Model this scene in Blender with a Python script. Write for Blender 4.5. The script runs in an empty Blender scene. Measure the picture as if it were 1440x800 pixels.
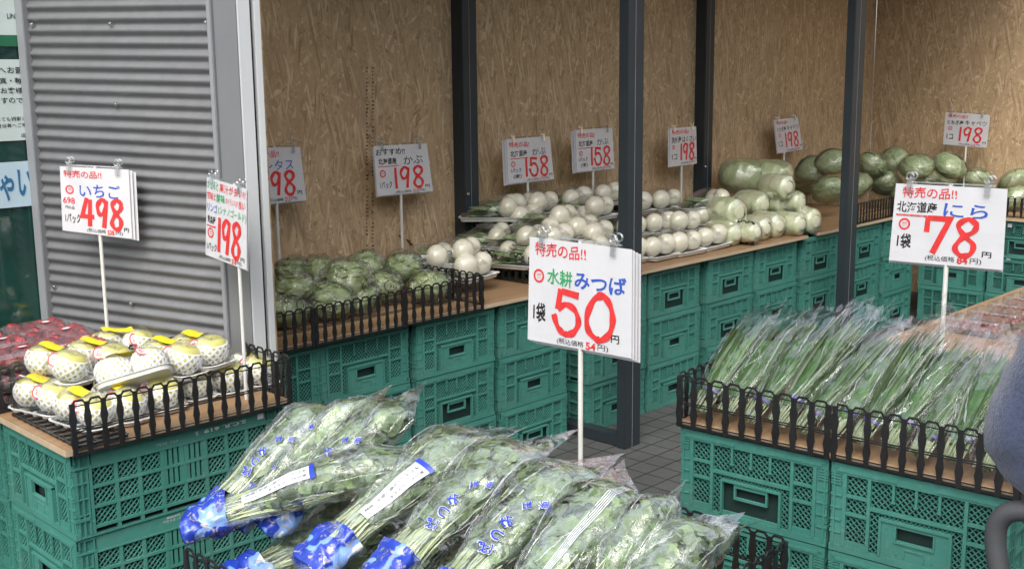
import bpy, bmesh, math, random
from mathutils import Vector, Matrix, noise
SC = bpy.context.scene
COL = SC.collection
RNG = random.Random(7)
PI = math.pi
# ------------------------------------------------------------------ camera, sky, sun, exposure
F_PX, PITCH, ROLL, YAW, CAM_H = 1628.374, .1832, -.0101, .8084, 1.55225
CAM = Vector((0, 0, CAM_H))
_fw = Vector((math.sin(YAW)*math.cos(PITCH), math.cos(YAW)*math.cos(PITCH), -math.sin(PITCH)))
_rt0 = Vector((math.cos(YAW), -math.sin(YAW), 0)); _up0 = _rt0.cross(_fw)
_rt = _rt0*math.cos(ROLL) + _up0*math.sin(ROLL); _up = _up0*math.cos(ROLL) - _rt0*math.sin(ROLL)
cd = bpy.data.cameras.new('camera'); co = bpy.data.objects.new('camera', cd); COL.objects.link(co)
cd.sensor_width = 36; cd.lens = F_PX/1440*36; cd.clip_start = .05; cd.clip_end = 500
co.matrix_world = Matrix(((_rt.x, _up.x, -_fw.x, 0), (_rt.y, _up.y, -_fw.y, 0), (_rt.z, _up.z, -_fw.z, CAM_H), (0, 0, 0, 1)))
SC.camera = co
w = bpy.data.worlds.new('World'); SC.world = w; w.use_nodes = True
nt = w.node_tree; bg = nt.nodes['Background']
sky = nt.nodes.new('ShaderNodeTexSky'); sky.sky_type = 'NISHITA'; sky.sun_disc = False
SUN_EL, SUN_AZ = math.radians(52), math.radians(236)      # azimuth the light comes from, clockwise from +Y
sky.sun_elevation = SUN_EL; sky.sun_rotation = SUN_AZ
sky.air_density = 1.0; sky.dust_density = 3.5; sky.ozone_density = .6
hs = nt.nodes.new('ShaderNodeHueSaturation'); hs.inputs['Saturation'].default_value = .4      # overcast: nearly neutral sky
nt.links.new(sky.outputs[0], hs.inputs['Color']); nt.links.new(hs.outputs[0], bg.inputs[0]); bg.inputs[1].default_value = .15
sl = bpy.data.lights.new('sun', 'SUN'); so = bpy.data.objects.new('sun', sl); COL.objects.link(so)
sl.energy = .78; sl.angle = math.radians(40); sl.color = (1, .97, .92)
_sd = Vector((math.sin(SUN_AZ)*math.cos(SUN_EL), math.cos(SUN_AZ)*math.cos(SUN_EL), math.sin(SUN_EL)))
so.rotation_euler = _sd.to_track_quat('Z', 'Y').to_euler()
SC.view_settings.view_transform = 'Standard'; SC.view_settings.look = 'None'
SC.view_settings.exposure = 1.22; SC.view_settings.gamma = 1
SC.render.engine = 'CYCLES'
SC.cycles.transparent_max_bounces = 24; SC.cycles.max_bounces = 8
SC.cycles.caustics_reflective = False; SC.cycles.caustics_refractive = False

def ray(x, y):
    return _rt*((x-720)/F_PX) + _up*(-(y-400)/F_PX) + _fw
def onz(x, y, z): d = ray(x, y); return CAM + d*((z-CAM_H)/d.z)
def ony(x, y, Y): d = ray(x, y); return CAM + d*(Y/d.y)
def onx(x, y, X): d = ray(x, y); return CAM + d*(X/d.x)
def onplane(x, y, P, n): d = ray(x, y); return CAM + d*((P-CAM).dot(n)/d.dot(n))

# ------------------------------------------------------------------ materials
MATS = {}
class NB:
    def __init__(s, name):
        s.m = bpy.data.materials.new(name); s.m.use_nodes = True; s.t = s.m.node_tree; s.n = s.t.nodes
        s.b = s.n['Principled BSDF']; s.out = s.n['Material Output']; MATS[name] = s.m
    def a(s, typ, **kw):
        n = s.n.new(typ)
        for k, v in kw.items(): setattr(n, k, v)
        return n
    def l(s, o, i): s.t.links.new(o, i)
    def setp(s, **kw):
        names = dict(col='Base Color', rough='Roughness', metal='Metallic', spec='Specular IOR Level', coat='Coat Weight', coatr='Coat Roughness', trans='Transmission Weight', sss='Subsurface Weight', alpha='Alpha', sheen='Sheen Weight')
        for k, v in kw.items():
            s.b.inputs[names[k]].default_value = (*v, 1) if k == 'col' else v
    def coord(s, scale=(1, 1, 1), rot=(0, 0, 0), kind='Object'):
        tc = s.a('ShaderNodeTexCoord'); mp = s.a('ShaderNodeMapping')
        mp.inputs['Scale'].default_value = scale; mp.inputs['Rotation'].default_value = rot
        s.l(tc.outputs[kind], mp.inputs[0]); return mp.outputs[0]
    def noise(s, v, scale, detail=4, rough=.55, dist=0):
        n = s.a('ShaderNodeTexNoise'); n.inputs['Scale'].default_value = scale; n.inputs['Detail'].default_value = detail
        n.inputs['Roughness'].default_value = rough; n.inputs['Distortion'].default_value = dist
        if v is not None: s.l(v, n.inputs['Vector'])
        return n
    def ramp(s, fac, stops):
        r = s.a('ShaderNodeValToRGB'); el = r.color_ramp.elements
        while len(el) < len(stops): el.new(.5)
        for e, (p, c) in zip(el, stops): e.position = p; e.color = (*c, 1)
        s.l(fac, r.inputs[0]); return r.outputs[0]
    def mix(s, fac, a, b, mode='MIX'):
        n = s.a('ShaderNodeMix', data_type='RGBA', blend_type=mode)
        for sock, v in ((n.inputs[0], fac), (n.inputs[6], a), (n.inputs[7], b)):
            if hasattr(v, 'links'): s.l(v, sock)
            else: sock.default_value = v if not isinstance(v, tuple) else (*v, 1)
        return n.outputs[2]
    def math(s, op, a, b=0.):
        n = s.a('ShaderNodeMath', operation=op)
        for sock, v in ((n.inputs[0], a), (n.inputs[1], b)):
            if hasattr(v, 'links'): s.l(v, sock)
            else: sock.default_value = v
        return n.outputs[0]
    def bump(s, h, strength=.3, dist=.01):
        n = s.a('ShaderNodeBump'); n.inputs['Strength'].default_value = strength; n.inputs['Distance'].default_value = dist
        s.l(h, n.inputs['Height']); s.l(n.outputs[0], s.b.inputs['Normal']); return n.outputs[0]

def plain(name, col, rough=.5, spec=.5, var=.12, vscale=12, bump=0, bscale=60, **kw):
    m = NB(name); m.setp(col=col, rough=rough, spec=spec, **kw)
    v = m.coord(); n = m.noise(v, vscale, 5)
    lo = tuple(c*(1-var) for c in col); hi = tuple(min(1, c*(1+var)) for c in col)
    m.l(m.ramp(n.outputs[0], [(.3, lo), (.7, hi)]), m.b.inputs['Base Color'])
    if bump:
        n2 = m.noise(v, bscale, 4); m.bump(n2.outputs[0], bump, .004)
    return m.m

def crate_mat():
    m = NB('green_plastic'); m.setp(rough=.42, spec=.45)
    oi = m.a('ShaderNodeObjectInfo'); v = m.coord()
    n = m.noise(v, 9, 6, .6); n2 = m.noise(v, 60, 3, .6)
    c = m.ramp(n.outputs[0], [(.25, (.046, .185, .150)), (.6, (.056, .215, .173)), (.85, (.085, .25, .205))])
    c = m.mix(m.math('MULTIPLY', oi.outputs['Random'], .35), c, (.036, .145, .122))
    n3 = m.noise(m.coord((3, 3, 26), (.2, .3, .1)), 5, 5, .7); n4 = m.noise(v, 3.5, 5, .7)
    c = m.mix(m.ramp(n4.outputs[0], [(.5, (0, 0, 0)), (.75, (.45, .45, .45))]), c, (.075, .13, .11)); c = m.mix(m.ramp(n3.outputs[0], [(.60, (0, 0, 0)), (.70, (.5, .5, .5))]), c, (.13, .30, .25))
    d = m.ramp(n2.outputs[0], [(.56, (0, 0, 0)), (.72, (.45, .45, .45))])
    c = m.mix(d, c, (.12, .26, .22)); m.l(c, m.b.inputs['Base Color'])
    m.l(m.ramp(n.outputs[0], [(.3, (.35,)*3), (.8, (.6,)*3)]), m.b.inputs['Roughness'])
crate_mat()
plain('green_shade', (.008, .030, .026), .7)  # shade of the crate interior put into the colour
plain('black_plastic', (.012, .012, .013), .38, .5, .3, 30)
plain('steel_paint', (.022, .030, .036), .5, .4, .15, 4)
plain('white_plastic', (.72, .72, .70), .4)
plain('white_trim', (.56, .58, .58), .35, .5, .05, 3)
plain('grey_frame', (.16, .165, .17), .45, .5, .06, 4)
plain('grey_light', (.23, .24, .25), .4, .5, .06, 4)
plain('pole_white', (.62, .62, .58), .35)
plain('stamp_ink', (.07, .045, .025), .7)
plain('dark_gap', (.02, .022, .022), .7)
plain('steel_screw', (.6, .6, .6), .25, .5, metal=1.0)
plain('ink_red', (.62, .035, .035), .45, .4, .18, 60)
plain('ink_black', (.014, .013, .015), .45)
plain('ink_blue', (.03, .085, .42), .45, .4, .1, 40)
plain('ink_green', (.03, .30, .10), .45, .4, .1, 40)
plain('print_blue', (.018, .045, .40), .35, .5, .1, 30)
def basefilm():
    m = NB('base_film'); m.setp(rough=.25, spec=.5, coat=.3); v = m.coord(); n = m.noise(v, 16, 1, .4, .8); n2 = m.noise(v, 40, 3, .6, 1.5); n3 = m.noise(v, 70, 4)
    c = m.ramp(n.outputs[0], [(.53, (.016, .045, .36)), (.56, (.16, .29, .62)), (.66, (.20, .34, .66)), (.68, (.66, .70, .74))]); c = m.mix(m.ramp(n2.outputs[0], [(.58, (0, 0, 0)), (.62, (.8, .8, .8))]), c, m.ramp(n3.outputs[0], [(.3, (.20, .17, .12)), (.7, (.50, .46, .38))])); m.l(c, m.b.inputs['Base Color']); m.bump(n2.outputs[0], .5, .006)
basefilm()
plain('print_pale', (.30, .45, .72), .35, .5, .1, 30)
plain('print_white', (.60, .62, .64), .4)
plain('film_black', (.02, .02, .02), .4)
plain('tray_white', (.68, .68, .65), .5, .4, .05)
plain('yellow_label', (.75, .62, .02), .45, .4, .08)
plain('label_ink', (.45, .16, .03), .5)
plain('poster_green', (.02, .12, .06), .4)
plain('poster_paper', (.48, .56, .54), .35, .4, .05)
plain('pale_banner', (.42, .55, .62), .35, .4, .05)
plain('poster_blue', (.03, .14, .28), .4)
plain('roof_board', (.35, .33, .30), .8)
plain('blocker_grey', (.16, .16, .155), .8)
plain('plaster', (.45, .44, .42), .8)
plain('purple_tape', (.06, .04, .18), .35)
plain('root_fibre', (.42, .36, .26), .8, .3, .35, 90, .8, 180)
plain('net_white', (.80, .81, .80), .55, .3, .03)
plain('sticker_white', (.78, .74, .74), .4)
plain('cart_grip', (.055, .058, .062), .55, .4, .1, 20, .15, 200)
plain('stem_pale', (.50, .58, .26), .45, .4, .25, 25)
plain('skin', (.50, .33, .25), .5, .4, .05)
plain('lip', (.36, .16, .13), .45)
plain('hair_black', (.012, .010, .009), .5)
plain('trouser_grey', (.05, .05, .055), .8)
def paper():
    m = NB('sign_paper'); m.setp(col=(.80, .80, .81), rough=.4, spec=.3, coat=.6, coatr=.07)
    v = m.coord(); n = m.noise(v, 9, 4, .5, .6); n2 = m.noise(m.coord((4, 4, 6)), 5, 2)
    m.l(m.ramp(n.outputs[0], [(.3, (.55, .55, .57)), (.7, (.60, .60, .61))]), m.b.inputs['Base Color'])
    h = m.math('ADD', n.outputs[0], n2.outputs[0]); b = m.bump(h, .10, .008); n5 = m.noise(m.coord((1, 1, .6)), 13, 3, .5, 2.2); bp2 = m.a('ShaderNodeBump'); bp2.inputs['Strength'].default_value = .8; bp2.inputs['Distance'].default_value = .012; m.l(n5.outputs[0], bp2.inputs['Height']); m.l(bp2.outputs[0], m.b.inputs['Coat Normal'])
paper()
def fleece():
    m = NB('navy_fleece'); m.setp(rough=.95, spec=.15, sheen=.4)
    v = m.coord(); n = m.noise(v, 160, 5, .7); n2 = m.noise(v, 14, 4)
    c = m.ramp(n.outputs[0], [(.3, (.024, .034, .062)), (.7, (.058, .074, .122))]); c = m.mix(.25, c, m.ramp(n2.outputs[0], [(.3, (.02, .03, .075)), (.7, (.06, .085, .17))]))
    m.l(c, m.b.inputs['Base Color']); m.bump(n.outputs[0], .7, .006)
fleece()
def osb():
    m = NB('osb'); m.setp(rough=.72, spec=.25)
    tc = m.a('ShaderNodeTexCoord'); base = tc.outputs['Object']
    nz = m.noise(base, 5, 3); 
    wv = m.a('ShaderNodeVectorMath', operation='SCALE'); m.l(nz.outputs['Color'], wv.inputs[0]); wv.inputs['Scale'].default_value = .014
    av = m.a('ShaderNodeVectorMath', operation='ADD'); m.l(base, av.inputs[0]); m.l(wv.outputs[0], av.inputs[1])
    def layer(theta, sx, sz, off, rnd=.95):
        mp = m.a('ShaderNodeMapping'); mp.inputs['Rotation'].default_value = (0, theta, 0); mp.inputs['Location'].default_value = (off, off*1.7, off*.6)
        m.l(av.outputs[0], mp.inputs[0])
        mp2 = m.a('ShaderNodeMapping'); mp2.inputs['Scale'].default_value = (sx, .01, sz); m.l(mp.outputs[0], mp2.inputs[0])
        vo = m.a('ShaderNodeTexVoronoi'); vo.inputs['Scale'].default_value = 1; vo.inputs['Randomness'].default_value = rnd; m.l(mp2.outputs[0], vo.inputs['Vector'])
        sp = m.a('ShaderNodeSeparateColor'); m.l(vo.outputs['Color'], sp.inputs[0])
        mp3 = m.a('ShaderNodeMapping'); mp3.inputs['Scale'].default_value = (sx*7, 1, sz*.8); m.l(mp.outputs[0], mp3.inputs[0])
        g = m.noise(mp3.outputs[0], 1, 3)
        return sp.outputs[0], sp.outputs[1], g.outputs[0], vo.outputs['Distance']
    st = [(.0, (.26, .175, .095)), (.25, (.44, .31, .178)), (.75, (.53, .385, .23)), (1, (.74, .57, .37))]
    r, g, gr, d = layer(.1, 62, 12, 0)
    c = m.ramp(m.math('ADD', m.math('MULTIPLY', r, .82), m.math('MULTIPLY', gr, .2)), st); hgt = m.math('MULTIPLY', r, .5)
    for th, sx, sz, off, thr in ((.55, 58, 13, 3.1, .55), (-.5, 66, 12, 7.7, .55), (1.15, 68, 16, 12.3, .66), (-1.0, 72, 16, 16.1, .74), (-.12, 100, 10, 20.4, .62), (.22, 125, 9, 31.9, .70)):
        r, g, gr, d = layer(th, sx, sz, off)
        msk = m.math('GREATER_THAN', g, thr)
        ci = m.ramp(m.math('ADD', m.math('MULTIPLY', r, .82), m.math('MULTIPLY', gr, .2)), st)
        c = m.mix(msk, c, ci)
        hn = m.a('ShaderNodeMix', data_type='FLOAT'); m.l(msk, hn.inputs[0]); m.l(hgt, hn.inputs[2]); m.l(m.math('ADD', r, .2), hn.inputs[3]); hgt = hn.outputs[0]
    big = m.noise(base, 1.2, 4)
    c = m.mix(1.0, c, m.ramp(big.outputs[0], [(.3, (.86, .86, .86)), (.7, (1, 1, 1))]), 'MULTIPLY')
    m.l(c, m.b.inputs['Base Color']); m.bump(hgt, .2, .002)
osb()
def wood(name, c0, c1, sx=3, rough=.5):
    m = NB(name); m.setp(rough=rough, spec=.4); v = m.coord((sx, 40, 40)); n = m.noise(v, 1, 6, .6, .4)
    m.l(m.ramp(n.outputs[0], [(.3, c0), (.7, c1)]), m.b.inputs['Base Color']); m.bump(n.outputs[0], .1, .002)
wood('board_wood', (.22, .135, .068), (.31, .195, .105))
wood('board_edge', (.38, .29, .19), (.48, .38, .26))
def corr():
    m = NB('corrugated_steel'); m.setp(rough=.4, spec=.5, metal=.25); v = m.coord((1, 1, 12)); n = m.noise(v, 2.2, 6, .65); n2 = m.noise(m.coord(), 22, 4)
    c = m.ramp(n.outputs[0], [(.3, (.145, .15, .155)), (.7, (.19, .195, .20))]); c = m.mix(.25, c, m.ramp(n2.outputs[0], [(.35, (.12, .12, .12)), (.7, (.21, .21, .21))]))
    m.l(c, m.b.inputs['Base Color'])
corr()
def tiles():
    m = NB('floor_tiles'); m.setp(rough=.6, spec=.35)
    tc = m.a('ShaderNodeTexCoord'); mp = m.a('ShaderNodeMapping'); mp.inputs['Location'].default_value = (TILE_X, TILE_Y, 0); m.l(tc.outputs['Object'], mp.inputs[0])
    br = m.a('ShaderNodeTexBrick'); br.offset = 0; br.squash = 1
    for k, v in (('Scale', 1), ('Mortar Size', .0035), ('Mortar Smooth', .2), ('Brick Width', .1), ('Row Height', .1), ('Bias', 0)): br.inputs[k].default_value = v
    br.inputs['Color1'].default_value = (.115, .118, .114, 1); br.inputs['Color2'].default_value = (.128, .131, .126, 1); br.inputs['Mortar'].default_value = (.03, .03, .03, 1)
    m.l(mp.outputs[0], br.inputs['Vector'])
    n = m.noise(tc.outputs['Object'], 30, 6, .65); n2 = m.noise(tc.outputs['Object'], 2.5, 4)
    c = m.mix(.35, br.outputs['Color'], m.ramp(n.outputs[0], [(.3, (.05, .05, .05)), (.7, (.2, .2, .2))]), 'OVERLAY')
    c = m.mix(1.0, c, m.ramp(n2.outputs[0], [(.3, (.72, .72, .72)), (.7, (1, 1, 1))]), 'MULTIPLY')
    m.l(c, m.b.inputs['Base Color']); m.bump(m.math('SUBTRACT', m.math('MULTIPLY', n.outputs[0], .2), br.outputs['Fac']), .5, .004)
TILE_X, TILE_Y = .03, .0
tiles()
def film(name, haze=.10, base=.02, k=1.0, scale=28, strength=.7, rough=.1, tint=(1, 1, 1), hcol=(.85, .88, .86), stretch=(1, 1, 1), dist=.004, cap=.5, patch=(.35, .35, .7, 1.5)):
    m = NB(name); t = m.t; m.n.remove(m.b)
    v = m.coord(stretch); n = m.noise(v, scale, 3, .55, 1.6); n2 = m.noise(v, scale*3.1, 2, .5, .8)
    vo = m.a('ShaderNodeTexVoronoi', feature='DISTANCE_TO_EDGE'); vo.inputs['Scale'].default_value = scale*.7; m.l(v, vo.inputs['Vector'])
    h = m.math('ADD', n.outputs[0], m.math('MULTIPLY', n2.outputs[0], .35)); h = m.math('ADD', h, m.math('MULTIPLY', m.math('MINIMUM', vo.outputs['Distance'], .12), 2.2))
    bp = m.a('ShaderNodeBump'); bp.inputs['Strength'].default_value = strength; bp.inputs['Distance'].default_value = dist; m.l(h, bp.inputs['Height'])
    tr = m.a('ShaderNodeBsdfTransparent'); tr.inputs[0].default_value = (*tint, 1)
    gl = m.a('ShaderNodeBsdfGlossy'); gl.inputs['Roughness'].default_value = rough; m.l(bp.outputs[0], gl.inputs['Normal'])
    df = m.a('ShaderNodeBsdfDiffuse'); df.inputs[0].default_value = (*hcol, 1); m.l(bp.outputs[0], df.inputs['Normal'])
    tl = m.a('ShaderNodeBsdfTranslucent'); tl.inputs[0].default_value = (*hcol, 1)
    hz = m.a('ShaderNodeMixShader'); hz.inputs[0].default_value = .35; m.l(df.outputs[0], hz.inputs[1]); m.l(tl.outputs[0], hz.inputs[2])
    m1 = m.a('ShaderNodeMixShader'); m.l(m.math('MULTIPLY', m.ramp(n.outputs[0], [(patch[0], (patch[1],)*3), (patch[2], (patch[3],)*3)]), haze), m1.inputs[0]); m.l(tr.outputs[0], m1.inputs[1]); m.l(hz.outputs[0], m1.inputs[2])
    fr = m.a('ShaderNodeFresnel'); fr.inputs['IOR'].default_value = 1.5; m.l(bp.outputs[0], fr.inputs['Normal'])
    f = m.math('MINIMUM', m.math('ADD', m.math('MULTIPLY', fr.outputs[0], k), base), cap)
    m2 = m.a('ShaderNodeMixShader'); m.l(f, m2.inputs[0]); m.l(m1.outputs[0], m2.inputs[1]); m.l(gl.outputs[0], m2.inputs[2])
    m.l(m2.outputs[0], m.out.inputs['Surface'])
film('bag_film', .085, .015, .8, 22, .8, .08, patch=(.45, .15, .66, 3.0), hcol=(.74, .84, .86), cap=.4)
film('fold_glint', .34, .03, .9, 30, .5, .06, cap=.5, patch=(.3, .5, .7, 1.3), hcol=(.86, .90, .90))  # doubled film, whitened to paint in crisp highlight streaks
film('lettuce_film', .10, .02, .8, 26, 1.0, .06, cap=.5, patch=(.5, .1, .68, 3.0), dist=.006)
film('nira_film', .04, .002, .30, 16, 1.0, .05, stretch=(.35, 1.6, 1), cap=.28, patch=(.52, .0, .75, 3.0))
film('wrap_film', .03, .008, .6, 22, .6, .07, cap=.35)
film('clear_lid', .12, .03, .9, 10, .25, .08)
film('clear_acrylic', .10, .10, 1.4, 6, .1, .05)
film('berry_film', .20, .03, .8, 18, .7, .14, hcol=(.75, .62, .66))
def veg(name, stops, scale, stretch=(1, 1, 1), rough=.4, coat=.0, bump=.2, sss=0, nscale=None, dist=.4, bscale=40, island=0):
    m = NB(name); m.setp(rough=rough, spec=.5, coat=coat, coatr=.12)
    v = m.coord(stretch); n = m.noise(v, scale, 5, .6, dist); oi = m.a('ShaderNodeObjectInfo')
    c = m.ramp(n.outputs[0], stops); c = m.mix(m.math('MULTIPLY', oi.outputs['Random'], .3), c, m.mix(1.0, c, (.7, .74, .6), 'MULTIPLY'))
    if island:      # every leaf its own shade
        ge = m.a('ShaderNodeNewGeometry'); c = m.mix(1.0, c, m.ramp(ge.outputs['Random Per Island'], [(0, (1-island,)*3), (.5, (1-.35*island,)*3), (.8, (1, 1, 1)), (1, (1.0, .97, .8))]), 'MULTIPLY')
    m.l(c, m.b.inputs['Base Color'])
    n2 = m.noise(m.coord(), bscale, 4, .6, .8); b = m.bump(n2.outputs[0], bump, .01)
    if coat: m.l(b, m.b.inputs['Coat Normal'])
veg('turnip_skin', [(.25, (.60, .57, .44)), (.6, (.73, .70, .58)), (.85, (.80, .77, .67))], 10, rough=.3, coat=.8, bump=.12)
veg('turnip_leaf', [(.3, (.05, .11, .03)), (.5, (.12, .20, .07)), (.7, (.36, .42, .25))], 14, (.4, 2, 2), .35, .6, .5)
veg('lettuce_leaf', [(.25, (.13, .18, .065)), (.5, (.26, .33, .14)), (.8, (.52, .56, .34))], 6, rough=.5, coat=.0, bump=.7)
veg('cabbage_outer', [(.25, (.17, .22, .10)), (.55, (.28, .34, .18)), (.8, (.48, .52, .35))], 9, rough=.5, coat=.1, bump=.7)
veg('cabbage_leaf', [(.25, (.24, .29, .15)), (.55, (.37, .42, .24)), (.8, (.56, .60, .42))], 7, rough=.45, coat=.3, bump=.6)
veg('napa_leaf', [(.2, (.32, .39, .19)), (.45, (.54, .59, .37)), (.7, (.72, .73, .55)), (.9, (.78, .78, .66))], 6, (.5, 2.4, 2.4), .35, .8, .25)
veg('napa_green', [(.2, (.22, .29, .12)), (.5, (.40, .46, .25)), (.8, (.62, .64, .45))], 6, (.4, 2.4, 2.4), .35, .8, .25)
veg('napa_butt', [(.3, (.58, .58, .42)), (.7, (.68, .67, .52))], 20, rough=.4, coat=.6)
veg('apple_skin', [(.25, (.42, .42, .10)), (.5, (.56, .52, .17)), (.8, (.62, .52, .20))], 6, rough=.28, coat=.3, bump=.03)
veg('strawberry', [(.3, (.24, .02, .03)), (.7, (.38, .045, .06))], 12, rough=.3, coat=.5, bump=.6, bscale=160)
veg('tomato', [(.3, (.16, .025, .018)), (.7, (.22, .04, .028))], 8, rough=.25, coat=.3, bump=.02)
veg('mitsuba_leaf', [(.25, (.11, .18, .075)), (.55, (.20, .29, .135)), (.85, (.36, .45, .27))], 40, rough=.5, coat=.0, bump=.3, island=.72)
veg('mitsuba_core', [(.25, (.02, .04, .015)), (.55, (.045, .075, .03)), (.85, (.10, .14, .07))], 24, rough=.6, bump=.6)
veg('mitsuba_stem', [(.3, (.38, .48, .22)), (.7, (.60, .66, .42))], 12, rough=.4)
veg('nira_stem', [(.3, (.16, .22, .10)), (.7, (.42, .46, .30))], 30, rough=.4)
veg('nira_leaf', [(.3, (.028, .066, .017)), (.6, (.050, .108, .030)), (.85, (.10, .165, .05))], 10, (.3, 3, 3), .4, 0, .1, island=.6)
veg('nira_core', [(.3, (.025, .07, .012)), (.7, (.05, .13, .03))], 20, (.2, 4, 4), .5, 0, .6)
veg('leaf_dark', [(.3, (.03, .08, .02)), (.7, (.06, .14, .04))], 20, rough=.5)
def glassdark():
    m = NB('window_glass'); m.setp(rough=.06, spec=.9, col=(.010, .045, .036)); v = m.coord(); n = m.noise(v, 3, 4)
    m.l(m.ramp(n.outputs[0], [(.35, (.008, .03, .026)), (.7, (.012, .06, .045))]), m.b.inputs['Base Color'])
glassdark()
M = MATS

# ------------------------------------------------------------------ mesh helpers
class MB:
    def __init__(s): s.v = []; s.f = []
    def add(s, vs, fs):
        o = len(s.v); s.v += [tuple(v) for v in vs]; s.f += [tuple(i+o for i in f) for f in fs]; return s
    def box(s, x0, x1, y0, y1, z0, z1):
        return s.add([(x0, y0, z0), (x1, y0, z0), (x1, y1, z0), (x0, y1, z0), (x0, y0, z1), (x1, y0, z1), (x1, y1, z1), (x0, y1, z1)],
                     [(0, 3, 2, 1), (4, 5, 6, 7), (0, 1, 5, 4), (1, 2, 6, 5), (2, 3, 7, 6), (3, 0, 4, 7)])
    def prism(s, poly, d, axis='y', c=0.):   # polygon of (a, b) extruded through thickness d along an axis
        n = len(poly)
        def P(a, b, t): return (a, t, b) if axis == 'y' else ((t, a, b) if axis == 'x' else (a, b, t))
        vs = [P(a, b, c-d/2) for a, b in poly] + [P(a, b, c+d/2) for a, b in poly]
        return s.add(vs, [tuple(range(n)), tuple(range(2*n-1, n-1, -1))] + [(i, i+n, (i+1) % n+n, (i+1) % n) for i in range(n)])
    def tube(s, pts, r, n=6, cap=True, flat=1.):
        pts = [Vector(p) for p in pts]; rs = r if isinstance(r, (list, tuple)) else [r]*len(pts)
        vs = []; t = (pts[1]-pts[0]).normalized(); a = Vector((0, 0, 1)) if abs(t.z) < .9 else Vector((1, 0, 0)); u = t.cross(a).normalized()
        for i, p in enumerate(pts):
            t = (pts[min(i+1, len(pts)-1)]-pts[max(i-1, 0)]).normalized(); u = (u - t*u.dot(t)).normalized(); w_ = t.cross(u)
            for k in range(n):
                an = 2*PI*k/n; vs.append(p + u*(math.cos(an)*rs[i]) + w_*(math.sin(an)*rs[i]*flat))
        fs = [(i*n+k, i*n+(k+1) % n, (i+1)*n+(k+1) % n, (i+1)*n+k) for i in range(len(pts)-1) for k in range(n)]
        if cap: fs += [tuple(range(n))[::-1], tuple((len(pts)-1)*n+k for k in range(n))]
        return s.add(vs, fs)
    def lathe(s, prof, n=20, c=(0, 0, 0)):
        vs = [(c[0]+r*math.cos(2*PI*k/n), c[1]+r*math.sin(2*PI*k/n), c[2]+z) for r, z in prof for k in range(n)]
        return s.add(vs, [(i*n+k, i*n+(k+1) % n, (i+1)*n+(k+1) % n, (i+1)*n+k) for i in range(len(prof)-1) for k in range(n)])
    def grid(s, rows, closed=False):
        nr, nc = len(rows), len(rows[0]); vs = [p for r in rows for p in r]; fs = []
        for i in range(nr-1):
            for k in range(nc if closed else nc-1): k2 = (k+1) % nc; fs.append((i*nc+k, i*nc+k2, (i+1)*nc+k2, (i+1)*nc+k))
        return s.add(vs, fs)
    def quad(s, a, b, c, d): return s.add([a, b, c, d], [(0, 1, 2, 3)])
    def build(s, name, mat, parent=None, smooth=False, bevel=0, angle=40, extra=None):
        n1 = len(s.f)
        if extra: s.add(extra[0].v, extra[0].f)
        me = bpy.data.meshes.new(name); me.from_pydata(s.v, [], s.f)
        if not extra: me.validate()
        if bevel:
            bm = bmesh.new(); bm.from_mesh(me); bmesh.ops.recalc_face_normals(bm, faces=bm.faces)
            bmesh.ops.bevel(bm, geom=[e for e in bm.edges], offset=bevel, segments=2, affect='EDGES', clamp_overlap=True); bm.to_mesh(me); bm.free()
        if smooth:
            for p in me.polygons: p.use_smooth = True
            me.set_sharp_from_angle(angle=math.radians(angle))
        if mat: me.materials.append(M[mat] if isinstance(mat, str) else mat)
        if extra:
            me.materials.append(M[extra[1]])
            for p in list(me.polygons)[n1:]: p.material_index = 1
        o = bpy.data.objects.new(name, me); COL.objects.link(o)
        if parent: o.parent = parent
        return o
def tag(o, label, cat, group=None):
    o['label'] = label; o['category'] = cat
    if group: o['group'] = group
    return o
def thing(name, loc, label, cat, group=None, rz=0.):
    o = bpy.data.objects.new(name, None); COL.objects.link(o); o.location = loc; o.rotation_euler = (0, 0, rz); o.empty_display_size = .1
    return tag(o, label, cat, group)
def structure(o): o['kind'] = 'structure'; return o
def dup(root, loc=None, rot=None, label=None, group=None, scale=None):
    def cp(o, par):
        c = o.copy(); COL.objects.link(c)
        if par: c.parent = par
        for ch in KIDS.get(o.name, []) or [x for x in o.children]: cp(ch, c)
        return c
    r = cp(root, None)
    if loc is not None: r.location = loc
    if rot is not None: r.rotation_euler = rot
    if scale is not None: r.scale = scale
    if label: r['label'] = label
    if group: r['group'] = group
    return r
KIDS = {}
class Stamp:
    """first use moves the prototype itself, later uses copy it"""
    def __init__(s, proto): s.p = proto; s.used = False
    def put(s, loc, rot, label, group=None, scale=None):
        if not s.used:
            s.used = True; o = s.p; o.location = loc; o.rotation_euler = rot; o['label'] = label
            if group: o['group'] = group
            if scale: o.scale = scale
            return o
        return dup(s.p, loc, rot, label, group, scale)
ORD = ['first', 'second', 'third', 'fourth', 'fifth', 'sixth', 'seventh', 'eighth', 'ninth', 'tenth', 'eleventh', 'twelfth', 'thirteenth', 'fourteenth']
_tc = {}
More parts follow.
